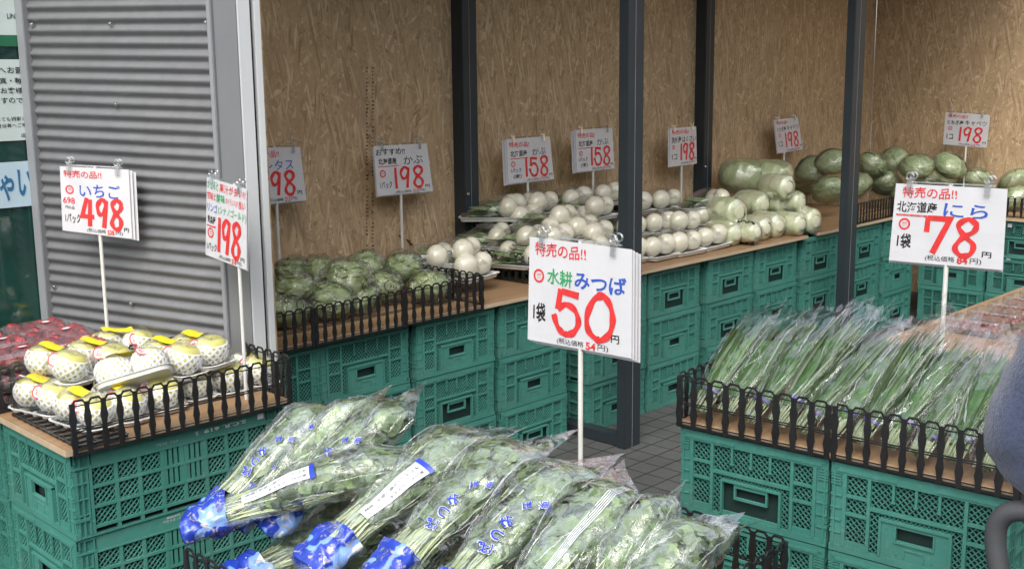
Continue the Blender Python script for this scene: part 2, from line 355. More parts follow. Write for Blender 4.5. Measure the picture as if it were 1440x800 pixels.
def text2d(body, bold=0.):
    """font outline as flat 2D triangles, normalised to a unit box"""
    key = (body, bold)
    if key in _tc: return _tc[key]
    cu = bpy.data.curves.new('lettering', 'FONT'); cu.body = body; cu.offset = bold; cu.resolution_u = 3
    o = bpy.data.objects.new('lettering', cu); COL.objects.link(o)
    bpy.context.view_layer.update()
    me = bpy.data.meshes.new_from_object(o.evaluated_get(bpy.context.evaluated_depsgraph_get()))
    vs = [(v.co.x, v.co.y) for v in me.vertices]; fs = [tuple(p.vertices) for p in me.polygons]
    bpy.data.objects.remove(o); bpy.data.meshes.remove(me); bpy.data.curves.remove(cu)
    x0 = min(v[0] for v in vs); x1 = max(v[0] for v in vs); y0 = min(v[1] for v in vs); y1 = max(v[1] for v in vs)
    sd = len(body)*1.7 + ord(body[0]) % 17      # uneven hand: the strokes wander a little
    def wob(u, v): k = len(body)*2.2; return (u + .010*math.sin(v*5+u*k*2.3+sd)/max(1, len(body)*.35) , v + .035*math.sin(u*k+sd) + .018*math.sin(u*k*2.1+v*4))
    r = ([wob((x-x0)/(x1-x0), (y1-y)/(y1-y0)) for x, y in vs], fs, (x1-x0)/(y1-y0)); _tc[key] = r; return r
# ------------------------------------------------------------------ setting
def mbx(mb, f):
    mb.v = [tuple(f(Vector(v))) for v in mb.v]; return mb
fl = MB().add([(-20, -20, 0), (30, -20, 0), (30, 30, 0), (-20, 30, 0)], [(0, 1, 2, 3)]).build('floor', 'floor_tiles'); structure(fl)
WALL_Y, RWALL_X, Z_TOP = 3.83, 7.68, 2.55
def osb_panel(x0, x1, label):
    o = MB().box(0, x1-x0, 0, .014, 0, Z_TOP-.004).build('osb_panel', 'osb'); o.location = (x0, WALL_Y, .002)
    return tag(o, label, 'wall panel', 'chipboard panels lining the alcove')
pan1 = osb_panel(1.97, 3.645, 'brown chipboard panel behind the bagged lettuces, with faint printing down it')
SX = ony(754, 100, WALL_Y).x
osb_panel(3.715, SX-.0015, 'brown chipboard panel behind the turnips, right beside the inner post')
osb_panel(SX+.0015, 5.535, 'brown chipboard panel behind the right 158 sign and the free post')
osb_panel(5.60, 6.51, 'brown chipboard panel between the inner post and the round cabbages')
osb_panel(6.513, RWALL_X, 'brown chipboard panel next to the inner corner, partly behind the far post')
pr = MB().box(0, 4.2, 0, .014, 0, Z_TOP-.004).build('osb_panel', 'osb'); pr.location = (RWALL_X, WALL_Y-.003, .002); pr.rotation_euler = (0, 0, -PI/2)
tag(pr, 'brown chipboard panel of the right side wall behind the round cabbages', 'wall panel', 'chipboard panels lining the alcove')
mb = MB(); rr = random.Random(3)
for col_x in (515, 523):
    for k in range(58):
        if rr.random() < .18: continue
        p = ony(col_x - k*.14*0, 95 + k*5.2, WALL_Y-.0015); q = p - Vector((1.97, WALL_Y, .002))
        h = rr.uniform(.003, .007); wd = rr.uniform(.006, .012)
        mb.box(q.x, q.x+wd, q.y, q.y+.001, q.z-h, q.z)
for bx, bz in ((577, 343), (563, 333), (574, 339)):
    p = ony(bx, bz, WALL_Y-.0015) - Vector((1.97, WALL_Y, .002)); mb.add([(p.x+.013*math.cos(a)*(1+.4*math.sin(3*a)), p.y, p.z+.007*math.sin(a)-.5*.013*math.cos(a)) for a in [i*PI/5 for i in range(10)]], [tuple(range(10))])
mb.build('printed_marks', 'stamp_ink', pan1)
lw = MB().box(1.955, 1.969, 2.86, WALL_Y+.01, 0, Z_TOP).build('side_partition', 'osb'); tag(lw, 'narrow chipboard side partition hidden behind the white trim', 'wall panel')
rf = MB().box(2.05, 8.6, 2.42, 4.3, Z_TOP+.002, Z_TOP+.06).build('roof', 'roof_board'); tag(rf, 'flat board roof over the alcove, out of view, eave drawn out to shade it', 'roof')  # unseen roof, its eave depth set to keep sky light off the alcove
bd = thing('sky_blocker', (4, -7.0, 0), 'plain grey building added unseen behind the photographer to block sky light', 'building')  # added out of view behind the camera to cut sky light into the alcove
MB().box(-14, 16, -6, 0, 0, 5.2).build('blocker_box', 'blocker_grey', bd)
for i in range(9):
    wo = MB().box(-12.5+i*3.1, -10.5+i*3.1, .002, .03, 1.0, 2.4).box(-12.5+i*3.1, -10.5+i*3.1, .002, .03, 3.2, 4.5).build('window', 'window_glass', bd)  # panes on the added sky blocker
def steel_post(x0, x1, y0, y1, label, groove=True):
    t = thing('steel_post', ((x0+x1)/2, (y0+y1)/2, 0), label, 'post', 'dark steel posts of the alcove')
    a, b = (x1-x0)/2, (y1-y0)/2
    MB().box(-a, a, -b, b, 0, Z_TOP).build('shaft', 'steel_paint', t, bevel=.003)
    if groove: MB().box(-a*.1, -a*.1+.003, -b-.0012, -b+.001, .0, Z_TOP-.01).build('seam_line', 'grey_frame', t)
    return t
P1 = steel_post(3.640, 3.745, 2.84, 2.885, 'dark steel post standing free on the tiled floor, in front of the turnips')
P2 = steel_post(5.475, 5.59, 2.84, 2.885, 'dark steel post standing free in front of the napa cabbages and round cabbages')
PA = steel_post(3.635, 3.728, 3.762, 3.86, 'dark steel post set against the chipboard, left of the white turnips')
PB = steel_post(5.525, 5.612, 3.762, 3.86, 'dark steel post set against the chipboard, left of the napa cabbages')
for t, dz in ((PA, 1.0), (PB, 1.0)):
    q = MB().lathe([(0, .008), (.006, .007), (.009, .003), (.009, 0)], 10)
    mbx(q, lambda v: Vector((v.x-.028, -v.z-.05, v.y+dz))).build('bolt', 'steel_screw', t, True)
sb = MB().box(3.650, 3.715, 2.887, 3.76, .001, .048).build('floor_beam', 'steel_paint', bevel=.003); tag(sb, 'dark steel beam on the floor running back from the free post', 'beam')
# corrugated wall on the left
WA, WB = Vector((1.576, 3.505, 0)), Vector((1.788, 2.84, 0)); WD = (WB-WA).normalized(); WL = (WB-WA).length; WANG = math.atan2(WD.y, WD.x); TILT = math.tan(math.radians(1.29))
cw = thing('corrugated_wall', WA, 'grey corrugated metal wall at the left behind the apples', 'wall', rz=WANG)
rows = []; PITCHC, AMP = .0345, .0050
nz_ = 800
for i in range(nz_+1):
    z = i*2.6/nz_
    o = math.sin(2*PI*z/PITCHC); o = AMP*(o if o > 0 else o*.95)
    rows.append([(x, o, z - TILT*x) for x in (0, WL*.33, WL*.66, WL)])
MB().grid(rows).build('metal_sheet', 'corrugated_steel', cw, True, angle=80)
MB().box(-.05, WL+.02, .008, .02, 0, 2.55).build('backing', 'grey_frame', cw)
MB().box(-.026, .006, -.02, .012, 0, 2.55).build('left_edge_frame', 'grey_light', cw, bevel=.002)
MB().box(WL-.004, WL+.012, -.014, .006, 0, 2.55).build('right_edge_frame', 'grey_light', cw, bevel=.002)
def cwl(px, py):
    n = Vector((WD.y, -WD.x, 0)); p = onplane(px, py, WA, n)
    return (p-WA).dot(WD), p.z
for px, py in ((47, 35), (157, 34), (292, 32), (165, 147), (78, 403), (186, 426), (320, 454)):
    lx, lz = cwl(px, py); q = MB().lathe([(0, .007), (.004, .0065), (.006, .003), (.0065, 0)], 10)
    mbx(q, lambda v: Vector((lx+v.x, -AMP+.0005-v.z, lz+v.y))).build('screw', 'steel_screw', cw, True)
cp = thing('corner_frame', WB, 'grey and white door frame at the corner between the corrugated wall and the alcove', 'door frame', rz=WANG)
MB().box(.012, .092, -.004, .02, 0, 2.54).build('grey_panel', 'grey_frame', cp, bevel=.0015)
Q = WB + WD*.092
def vbox(par, pxa, pxb, Y, th, mat, name, y0=400):
    a, b = ony(pxa, y0, Y).x, ony(pxb, y0, Y).x
    o = MB().box(a, b, Y, Y+th, 0, 2.56).build(name, mat, None, bevel=.0015)
    o.parent = par; o.matrix_parent_inverse = Matrix.LocRotScale(WB, Matrix.Rotation(WANG, 3, 'Z'), None).inverted(); return o
vbox(cp, 353.5, 370.5, Q.y-.004, .06, 'white_trim', 'white_trim')
vbox(cp, 370.5, 377, Q.y+.012, .05, 'dark_gap', 'dark_channel')
vbox(cp, 376, 384.5, Q.y-.002, .06, 'white_trim', 'white_edge_strip')
# shop window at far left
GY = 3.53
wn = thing('shop_window', (1.2, GY, 0), 'dark green shop window at the far left with notices stuck on it', 'window')
MB().box(-.7, .40, 0, .01, .05, 2.5).build('pane', 'window_glass', wn)
MB().box(-.7, .42, -.002, .05, 0, .05).build('sill', 'grey_frame', wn)
def poster(name, x0, x1, y0, y1, mat, label, cat, d=.004):
    a = ony(x0, y0, GY-d); b = ony(x1, y1, GY-d); r = ony(x1, y0, GY-d)
    t = thing(name, (a.x, GY-d, b.z), label, cat); W_, H_ = r.x-a.x, a.z-b.z
    MB().box(0, W_, 0, .001, 0, H_).build('sheet', mat, t); return t, W_, H_
def put_text(par, body, x0, x1, z0, z1, mat, name='lettering', bold=0., y=-.0015, flip=False):
    vs, fs, ar = text2d(body, bold); mb = MB()
    def P(u, v):
        if flip: u, v = 1-u, 1-v
        return (x0+(x1-x0)*u, y, z1-(z1-z0)*v)
    mb.add([P(u, v) for u, v in vs], fs); return mb.build(name, mat, par)
t, W_, H_ = poster('friend_poster', -60, 28, -60, 50, 'poster_paper', 'pale poster at the top of the shop window above a green band', 'poster')
put_text(t, 'LINE', W_*.70, W_*.885, H_*.22, H_*.29, 'ink_black', bold=.01)
MB().box(0, W_*1.06, -.001, .0005, -.033, 0).build('green_band', 'poster_green', t)
t, W_, H_ = poster('notice_poster', -100, 40, 84, 197, 'poster_paper', 'pale notice with lines of small black print on the shop window', 'notice')
for s_, z_, h_, xr in (('お客様へお願い', .87, .085, 1.04), ('店内での写真・動画', .74, .075, 1.0), ('撮影は他のお客様の', .62, .075, 1.0), ('迷惑となりますのでご', .50, .075, 1.0), ('遠慮ください。', .38, .07, .60), ('どうしても撮影した', .27, .05, .99), ('い方は売場の担当者へご相談', .19, .05, .99), ('店長', .06, .05, .97)):
    wd = .028*len(s_)*h_/.085*H_/.26; x1 = W_*xr*.985
    put_text(t, s_, x1-wd, x1, H_*(z_-h_/2), H_*(z_+h_/2), 'ink_black', bold=.006)
t, W_, H_ = poster('welcome_banner', -220, 48, 243, 289, 'pale_banner', 'pale blue banner strip with big blue letters on the shop window', 'banner', .007)
put_text(t, 'いらっしゃい', W_*.385, W_*.985, H_*.16, H_*.86, 'poster_blue', bold=.02)

# ------------------------------------------------------------------ folding crates
CL, CWD, CH = .604, .405, .2175
def lattice(mb, a0, a1, z0, z1, p=.0142, w_=.0021):
    for s_, d in ((1, -.0085), (-1, -.0098)):
        lo, hi = (a0-(z1-z0), a1) if s_ == 1 else (a0, a1+(z1-z0))
        c = lo + p*.5
        while c < hi:
            # line a = c + s*(z-z0)
            t0, t1 = 0., z1-z0
            if s_ == 1: t0 = max(t0, a0-c); t1 = min(t1, a1-c)
            else: t0 = max(t0, c-a1); t1 = min(t1, c-a0)
            if t1-t0 > .003:
                A = Vector((c+s_*t0, z0+t0)); B = Vector((c+s_*t1, z0+t1)); n = Vector((-(B-A).y, (B-A).x)).normalized()*w_/2
                mb.prism([(A+n)[:], (A-n)[:], (B-n)[:], (B+n)[:]], .0035, 'y', -d)
            c += p
def R_(mb, a0, a1, z0, z1, d0=-.012, d1=0.): mb.box(a0, a1, -d1, -d0, z0, z1)
def end_panel(openh):
    mb = MB(); W2 = CWD/2-.001
    R_(mb, -W2, W2, .190, CH-.002, -.012, -.001); R_(mb, -W2, W2, 0, .016, -.012, -.0015)
    for s_ in (-1, 1):
        def S(a, b, z0, z1, d0=-.012, d1=0.): R_(mb, min(s_*a, s_*b), max(s_*a, s_*b), z0, z1, d0, d1)
        S(.172, W2-.0015, .016, .190, -.012, -.004)
        for k in range(4): S(.176, W2-.0005, .163+k*.0068, .167+k*.0068, -.012, -.0005)
        for z in (.045, .075, .105, .135): S(.174, W2-.001, z, z+.003, -.012, -.001)
        S(.163, .172, .016, .190, -.011, -.0006); S(.105, .113, .016, .190, -.011, -.0009)
        for z in (.136, .093): S(.113, .163, z, z+.007, -.010, -.0022)
        S(.113, .163, .016, .030, -.010, -.003)
        S(.045, .185, .196, .203, -.002, .0012); S(.185, .195, .203, .2085, -.002, .0008)
        lattice(mb, *(sorted((s_*.113, s_*.163))), .143, .190); lattice(mb, *(sorted((s_*.113, s_*.163))), .100, .136); lattice(mb, *(sorted((s_*.113, s_*.163))), .030, .093)
        lattice(mb, *(sorted((s_*.080, s_*.105))), .018, .113)
    lattice(mb, -.105, .105, .125, .190); R_(mb, -.105, .105, .117, .125, -.011, -.002); lattice(mb, -.08, .08, .104, .117, .010)
    for a in (-.052, 0, .052): R_(mb, a-.003, a+.003, .150, .189, -.004, .0005); R_(mb, a-.0045, a+.0045, .147, .151, -.004, .0015)
    for a in (-.083, .077): R_(mb, a, a+.006, .016, .106, -.010, .0005)
    R_(mb, -.083, .083, .1005, .106, -.010, .0008)
    return mb
def handle_mb(openh):
    mb = MB()
    if openh:      # handle folded out: a U-shaped grip hanging in a dark opening
        R_(mb, -.046, -.041, .060, .099, -.009, -.002); R_(mb, .041, .046, .060, .099, -.009, -.002); R_(mb, -.041, .041, .060, .066, -.009, -.002); R_(mb, -.046, .046, .090, .0985, -.009, -.003)
        R_(mb, -.077, .077, .016, .024, -.010, -.004)
    else:
        R_(mb, -.077, -.042, .016, .0995, -.009, -.003); R_(mb, .042, .077, .016, .0995, -.009, -.003); R_(mb, -.042, .042, .016, .062, -.009, -.0034); R_(mb, -.042, .042, .092, .0995, -.009, -.003)
        R_(mb, -.046, -.042, .056, .096, -.004, .0004); R_(mb, .042, .046, .056, .096, -.004, .0004); R_(mb, -.042, .042, .056, .0605, -.004, .0002)
        R_(mb, -.024, -.021, .024, .046, -.004, -.001); R_(mb, .021, .024, .024, .046, -.004, -.001); R_(mb, -.021, .021, .043, .046, -.004, -.0012)
        for a, z in ((-.065, .085), (.065, .085), (-.04, .03), (.04, .03)): R_(mb, a-.002, a+.002, z-.002, z+.002, -.004, -.0015)
    return mb
def side_panel():
    mb = MB(); L2 = CL/2-.001; z_l = .176
    R_(mb, -.248, .248, z_l, CH-.002, -.012, -.003); R_(mb, -L2, L2, 0, .006, -.012, -.002)
    for s_ in (-1, 1):
        def S(a, b, z0, z1, d0=-.012, d1=0.): R_(mb, min(s_*a, s_*b), max(s_*a, s_*b), z0, z1, d0, d1)
        S(.256, L2-.001, 0.006, CH-.002, -.012, -.007)
        for a in (.258, .272, .2855): S(a, a+.0042, .006, .172, -.012, -.001)
        for z in (.058, .098, .138): S(.258, L2-.0015, z, z+.003, -.012, -.0006)
        S(.262, L2-.002, .044, .052, -.012, .0002)
        for a in (.252, .276, .2945): S(a, a+.004, .180, CH-.003, -.012, -.0005)
        S(.248, L2-.0015, .176, .1815, -.012, -.0004); S(.248, L2-.0025, CH-.008, CH-.0022, -.012, -.0008)
        S(.248, .256, .006, z_l, -.012, -.0012)
    R_(mb, -.248, .248, z_l-.004, z_l, -.012, -.001)
    n = 8; cw_ = .496/n; zr = [(.128, .171), (.077, .120), (.026, .069)]
    for z in (.120, .069, .018): R_(mb, -.248, .248, z, z+.0075, -.011, -.0022)
    for i in range(n+1):
        a = -.248+i*cw_
        if 0 < i < n: R_(mb, a-.0045, a+.0045, .018 if i == 4 else .006, .120 if i == 4 else z_l-.004, -.0115, -.0027)
    for i in range(n):
        a0 = -.248+i*cw_+.0045; a1 = a0+cw_-.009
        for k, (z0, z1) in enumerate(zr):
            if i in (3, 4) and k < 2:
                xs = [a0-.002] + [a0+.009+j*.0145 for j in range(3)]
                prev = a0-.004
                for j in range(3):
                    c = a0+.012+j*.0145; R_(mb, prev, c-.0028, z0-.001, z1+.001, -.009, -.004); prev = c+.0028
                R_(mb, prev, a1+.004, z0-.001, z1+.001, -.009, -.004)
            else: lattice(mb, a0, a1, z0, z1, .0150, .0025)
    return mb
def make_crate(openh, text=False):
    t = thing('folding_crate', (0, 0, 0), 'green folding crate', 'crate')
    for s_ in (-1, 1):
        e = mbx(end_panel(openh), lambda v: Vector((s_*(-v.y+CL/2-.0005), s_*v.x, v.z))).build('end_panel', 'green_plastic', t)
        mbx(handle_mb(openh), lambda v: Vector((s_*(-v.y+CL/2-.0005), s_*v.x, v.z))).build('handle', 'green_plastic', e)
        sp = mbx(side_panel(), lambda v: Vector((s_*(-v.x), s_*(-v.y+CWD/2-.0005), v.z))).build('side_panel', 'green_plastic', t)
    MB().box(-CL/2+.004, CL/2-.004, -CWD/2+.004, CWD/2-.004, .0, .006).box(-CL/2+.022, CL/2-.022, -CWD/2+.022, CWD/2-.022, .008, CH-.02).build('base_and_shade_core', 'green_shade', t)  # crate floor; inner block added, its near-black green standing in for shade
    return t
CA, CB = Stamp(make_crate(False)), Stamp(make_crate(True))
rc = random.Random(11)
TIER = ['bottom', 'middle', 'top']
def stack(x, y, rz, tiers, where, openp=.45, jit=.006, vis=(0, 1, 2), group='green folding crates under the counters', opens=None):
    for k in range(tiers):
        if k not in vis: rc.random(); continue
        op = (k in opens) if opens is not None else rc.random() < openp
        st = CB if op else CA
        lab = '%s crate of %s' % (TIER[k] if tiers == 3 else ('lower', 'upper')[k], where)
        st.put((x+rc.uniform(-jit, jit), y+rc.uniform(-jit, jit), k*.2188+.001), (0, 0, rz+rc.uniform(-.008, .008)), lab, group)
CF = 3.083                                          # front face of the back counter
cyc = CF + CL/2 + .002
xs = [2.092, 2.497, 2.932, 3.360, 3.900, 4.330, 4.790, 5.218, 5.672, 6.172, 6.622]
whr = ['the green back stack beside the white trim', 'the green stack under the middle of the lettuces', 'the green stack under the lettuce fence\'s right corner', 'the green stack just left of the floor beam',
       'the green stack right behind the near free post', 'the green stack under the turnips, right of the post', 'the green stack under the left napa cabbages', 'the green stack under the middle napa cabbages', 'the green stack behind the far free post', 'the green stack left of the inner corner', 'the green stack in the inner corner']
ops = [(), (0,), (0, 1), (0,), (), (2,), (1, 2), (2,), (1, 2), (2, 1), (0,)]
for i, x in enumerate(xs): stack(x, cyc, PI/2, 3, whr[i], opens=ops[i])
RCX = 6.855
for i, y in enumerate((2.86, 2.44, 2.02, 1.60)):
    stack(RCX+CL/2+.004, y, 0, 3, 'the right counter, %s green stack from the corner' % ORD[i], vis=(0, 1, 2))
# boards
def board(x0, x1, y0, y1, z, label, rz=0, c=None, th=.017):
    cx, cy = (x0+x1)/2, (y0+y1)/2
    t = thing('counter_board', (cx, cy, z), label, 'board', 'wooden boards on the crates', rz)
    a, b = (x1-x0)/2, (y1-y0)/2
    MB().box(-a, a, -b, b, 0, th).build('top_sheet', 'board_wood', t, bevel=.0012)
    e = .0015
    MB().box(-a, a, -b-e, -b, .001, th-.001).box(-a-e, -a, -b, b, .001, th-.001).build('cut_edge', 'board_edge', t)
    return t
CT = .6585; BT = CT+.0185                            # crate tops, board tops
board(1.99, 3.56, CF-.028, 3.80, CT, 'long brown board under the bagged lettuces on the back counter')
board(3.70, 5.47, CF-.028, 3.75, CT, 'long brown board under the turnips and napa cabbages')
board(5.60, 6.80, CF-.02, 3.80, CT, 'brown board in the corner under the round cabbages')
board(6.83, 7.6, 1.3, 3.02, CT, 'brown board on the right counter under the round cabbages')

# ------------------------------------------------------------------ low black fence panels
FPIT = .0405
def make_fence(n, first=True, last=True):
    t = thing('fence_panel', (0, 0, 0), 'black plastic fence panel', 'fence panel')
    L = n*FPIT; prof = [(0, .0065), (.012, .005), (.03, .0088), (.048, .0055), (.058, .0055), (.078, .009), (.098, .0055), (.112, .0065)]
    pk = MB()
    for i in range(n+1):
        x = i*FPIT; wm = 1.0
        if i == 0: x += .004
        if i == n: x -= .004
        poly = [(x-w_*wm, z) for z, w_ in prof] + [(x+w_*wm, z) for z, w_ in prof[::-1]]
        pk.prism(poly, .0045 if 0 < i < n else .006, 'y')
    pk.build('picket_row', 'black_plastic', t)
    tp = MB()
    for i in range(n):
        x0, x1 = i*FPIT, (i+1)*FPIT
        tp.prism([(x0+.003, .110), (x0+.010, .1185), (x1-.010, .1185), (x1-.003, .110), (x1-.006, .108), (x1-.012, .1145), (x0+.012, .1145), (x0+.006, .108)], .0036, 'y')
        tp.box(x0+.004, x1-.004, -.0013, .0013, .1045, .1068)
    tp.build('top_rail', 'black_plastic', t)
    MB().box(.003, L-.003, -.0014, .0014, .0505, .0528).box(.003, L-.003, -.0014, .0014, .0552, .0575).build('middle_rail', 'black_plastic', t)
    MB().box(.002, L-.002, -.0016, .0016, .001, .0065).box(.003, L-.003, -.0014, .0014, .011, .013).build('bottom_rail', 'black_plastic', t)
    return t
FST = {}
def fence(n, p, q, z, label, group='low black fence panels round the produce'):
    p = Vector((*p, 0)); q = Vector((*q, 0)); d = (q-p).normalized()
    if n not in FST: FST[n] = Stamp(make_fence(n))
    front = z < BT-.01 if z > .6 else z < MT-.01
    return FST[n].put((p.x, p.y, z), (0, 0, math.atan2(d.y, d.x)), label, group, scale=((q-p).length/(n*FPIT), 1, 1.155 if front else 1.02))
FY = CF-.034
fence(10, (1.86, FY), (2.245, FY), CT+.001, 'black fence panel in front of the lettuces, half behind the white trim')
fence(10, (2.252, FY), (2.635, FY-.003), CT+.001, 'black fence panel along the middle of the lettuces')
fence(9, (2.642, FY), (3.03, FY-.003), CT+.001, 'black fence panel at the right front corner of the lettuces')
fence(10, (3.034, FY+.01), (3.034, FY+.40), BT, 'short black fence panel running back beside the lettuces, near the lone turnips')
fence(10, (2.62, 3.66), (3.03, 3.64), BT, 'black fence panel behind the lettuces, mostly hidden by them')
fence(15, (3.468, 3.72), (3.468, 3.13), BT, 'black fence panel between the lone turnips and the turnip trays')
fence(10, (4.975, 3.50), (4.975, FY+.03), BT, 'black fence panel between the turnip trays and the napa cabbages')
fence(15, (5.92, FY+.01), (6.46, FY+.02), BT, 'black fence panel in front of the round cabbages, right of the free post')
fence(10, (6.47, FY+.02), (6.86, FY), BT, 'black fence panel in the inner corner in front of the round cabbages')
for i in range(3): fence(10, (6.868, 3.0-i*.41), (6.868, 2.6-i*.41), BT, 'black fence panel on the right counter, %s from the inner corner' % ORD[i])
# left stand with apples, strawberries behind
LX, LY, LR = 1.178, 2.598, -.034
lst = Matrix.Translation((LX, LY, 0)) @ Matrix.Rotation(LR, 4, 'Z')
def lp(x, y, z=0): return lst @ Vector((x, y, z))
for j, nm in enumerate(('the green stack under the yellow apples', 'the green stack under the strawberries')):
    c = lp(CL/2+.003, CWD/2+.003+j*.414); stack(c.x, c.y, LR, 3, nm, jit=.002, opens=())
c = lp(-CL/2-.02, CWD/2+.55); stack(c.x, c.y, LR, 3, 'the green stack at the far left edge', jit=.003, opens=())
t = board(-.31, .31, -.222, .207, CT, 'brown board under the packs of yellow apples'); t.location = lp(.300, .199, CT); t.rotation_euler = (0, 0, LR)
t = board(-.45, .30, -.24, .24, CT, 'brown board under the strawberries'); t.location = lp(.305, .660, CT); t.rotation_euler = (0, 0, LR)
def lfence(n, a, b, label, z=None): p, q = lp(*a), lp(*b); return fence(n, (p.x, p.y), (q.x, q.y), z or BT, label)
lfence(15, (.004, -.0285), (.612, -.0285), 'long black fence panel along the front of the yellow apples', CT+.001)
lfence(10, (.6165, -.024), (.6165, .39), 'black fence panel at the right end of the yellow apples', CT+.001)
lfence(15, (.0, .408), (.606, .408), 'black fence panel between the yellow apples and the strawberries')
g = FST[10].put(lp(.012, .36, BT+.004), (-PI/2, 0, LR-PI/2), 'black fence panel lying flat on the board at the left end of the apples', 'low black fence panels round the produce')
lfence(10, (-.42, .44), (-.02, .44), 'black fence panel at the far left in front of the strawberries')
# right stand with garlic chives
NX, NY, NR = 2.335, 1.652, .0563
nst = Matrix.Translation((NX, NY, 0)) @ Matrix.Rotation(NR, 4, 'Z')       # local -y runs along the front
def np_(x, y, z=0): return nst @ Vector((x, y, z))
for j, nm in enumerate(('the left green stack under the chives', 'the right green stack under the chives')):
    c = np_(CL/2+.004, -CWD/2-.003-j*.412); stack(c.x, c.y, NR, 3, nm, jit=.002, opens=(2,) if j == 0 else (1,))
t = board(-.295, .30, -.41, .41, CT, 'brown board under the bags of green chives'); t.location = np_(.30, -.416, CT); t.rotation_euler = (0, 0, NR)
def nfence(n, a, b, label): p, q = np_(*a), np_(*b); return fence(n, (p.x, p.y), (q.x, q.y), CT+.001, label)
nfence(9, (-.003, -.002), (-.003, -.410), 'black fence panel in front of the left bags of green chives')
nfence(10, (-.003, -.418), (-.003, -.832), 'black fence panel in front of the right bags of green chives')
nfence(10, (.004, .003), (.40, .003), 'black fence panel at the left end of the green chives')
nfence(10, (.004, -.836), (.40, -.836), 'black fence panel at the right end of the green chives, behind the dark sleeve')
# tomato stand behind it
for j, (x, y) in enumerate(((3.88, 1.47), (4.50, 1.47), (3.88, 1.055))): stack(x, y, 0, 3, 'the %s green stack under the small tomatoes' % ORD[j], jit=.003)
t = board(3.53, 4.95, .75, 1.672, CT, 'brown board under the packs of small tomatoes')
# middle stand with mitsuba
MX0, MX1, MY0, MY1 = 1.185, 2.055, 1.175, 2.085
MBZ = .4385
for j, (x, y) in enumerate(((1.40, 1.78), (1.82, 1.78))): stack(x, y, PI/2, 2, 'the %s green stack under the bagged herbs' % ('left', 'right')[j], jit=.002, vis=(1,), opens=())
for j, (x, y) in enumerate(((1.40, 1.20), (1.82, 1.20))): pass
t = board(MX0, MX1, MY0, MY1, MBZ, 'brown board under the bagged leafy herbs in front')
MT = MBZ+.0185
def mf(n, p, q, lab): return fence(n, p, q, MBZ+.001, lab)
mf(10, (MX0-.006, MY1), (MX0-.006, MY1-.42), 'black fence panel round the roots of the leftmost herb bags')
mf(10, (MX0-.006, MY1-.43), (MX0-.006, MY1-.85), 'black fence panel in front of the herb bag roots, at the bottom edge')
mf(10, (MX1+.006, MY0+.41), (MX1+.006, MY0), 'black fence panel at the right end of the herb stand, against the green crates')
mf(10, (MX1+.006, MY1), (MX1+.006, MY0+.42), 'black fence panel behind the leafy herb bags, hidden by them')
mf(10, (MX1-.005, MY0-.006), (MX1-.43, MY0-.006), 'black fence panel along the near right side of the herb stand')
# printing on the apple crate
for o in list(COL.objects):
    if o.get('label') == 'top crate of the green stack under the yellow apples': apple_crate = o
    if o.get('label') == 'middle crate of the green stack under the yellow apples': apple_crate2 = o
sp = [c for c in apple_crate.children if c.name.startswith('side_panel')]
fy = -CWD/2+.0005+.003-.0012
put_text(apple_crate, 'S.C.R. 619', .06, .185, .189, .199, 'print_white', 'lettering', .02, fy, flip=True)
put_text(apple_crate, 'S', .035, .043, .189, .199, 'print_white', 'lettering', 0, fy, flip=True)
put_text(apple_crate, 'イフコ・オリコン', -.075, -.015, .185, .192, 'print_white', 'lettering', .01, fy, flip=True)
for (px, py), lb_ in (((1421, 317), 'top'), ((1418, 363), 'middle')):
    p = onx(px, py, RCX+.004)
    for o in COL.objects:
        if (o.get('label') or '').startswith(lb_+' crate of the right counter') and abs(o.location.y-p.y) < .21:
            q = p-o.location; s_ = MB().box(-CL/2-.0015, -CL/2+.001, q.y-.012, q.y+.012, q.z-.011, q.z+.011).build('sticker', 'print_white', o)
MB().box(.222, .240, fy-.0004, fy+.001, .190, .205).build('sticker', 'print_white', apple_crate)
put_text(apple_crate2, 'イフコ・オリコン', -.07, .0, .195, .202, 'print_white', 'lettering', .01, fy, flip=True)
put_text(apple_crate2, 'お願い 返却容器', -.06, .01, .205, .210, 'print_white', 'lettering', .01, fy, flip=True)
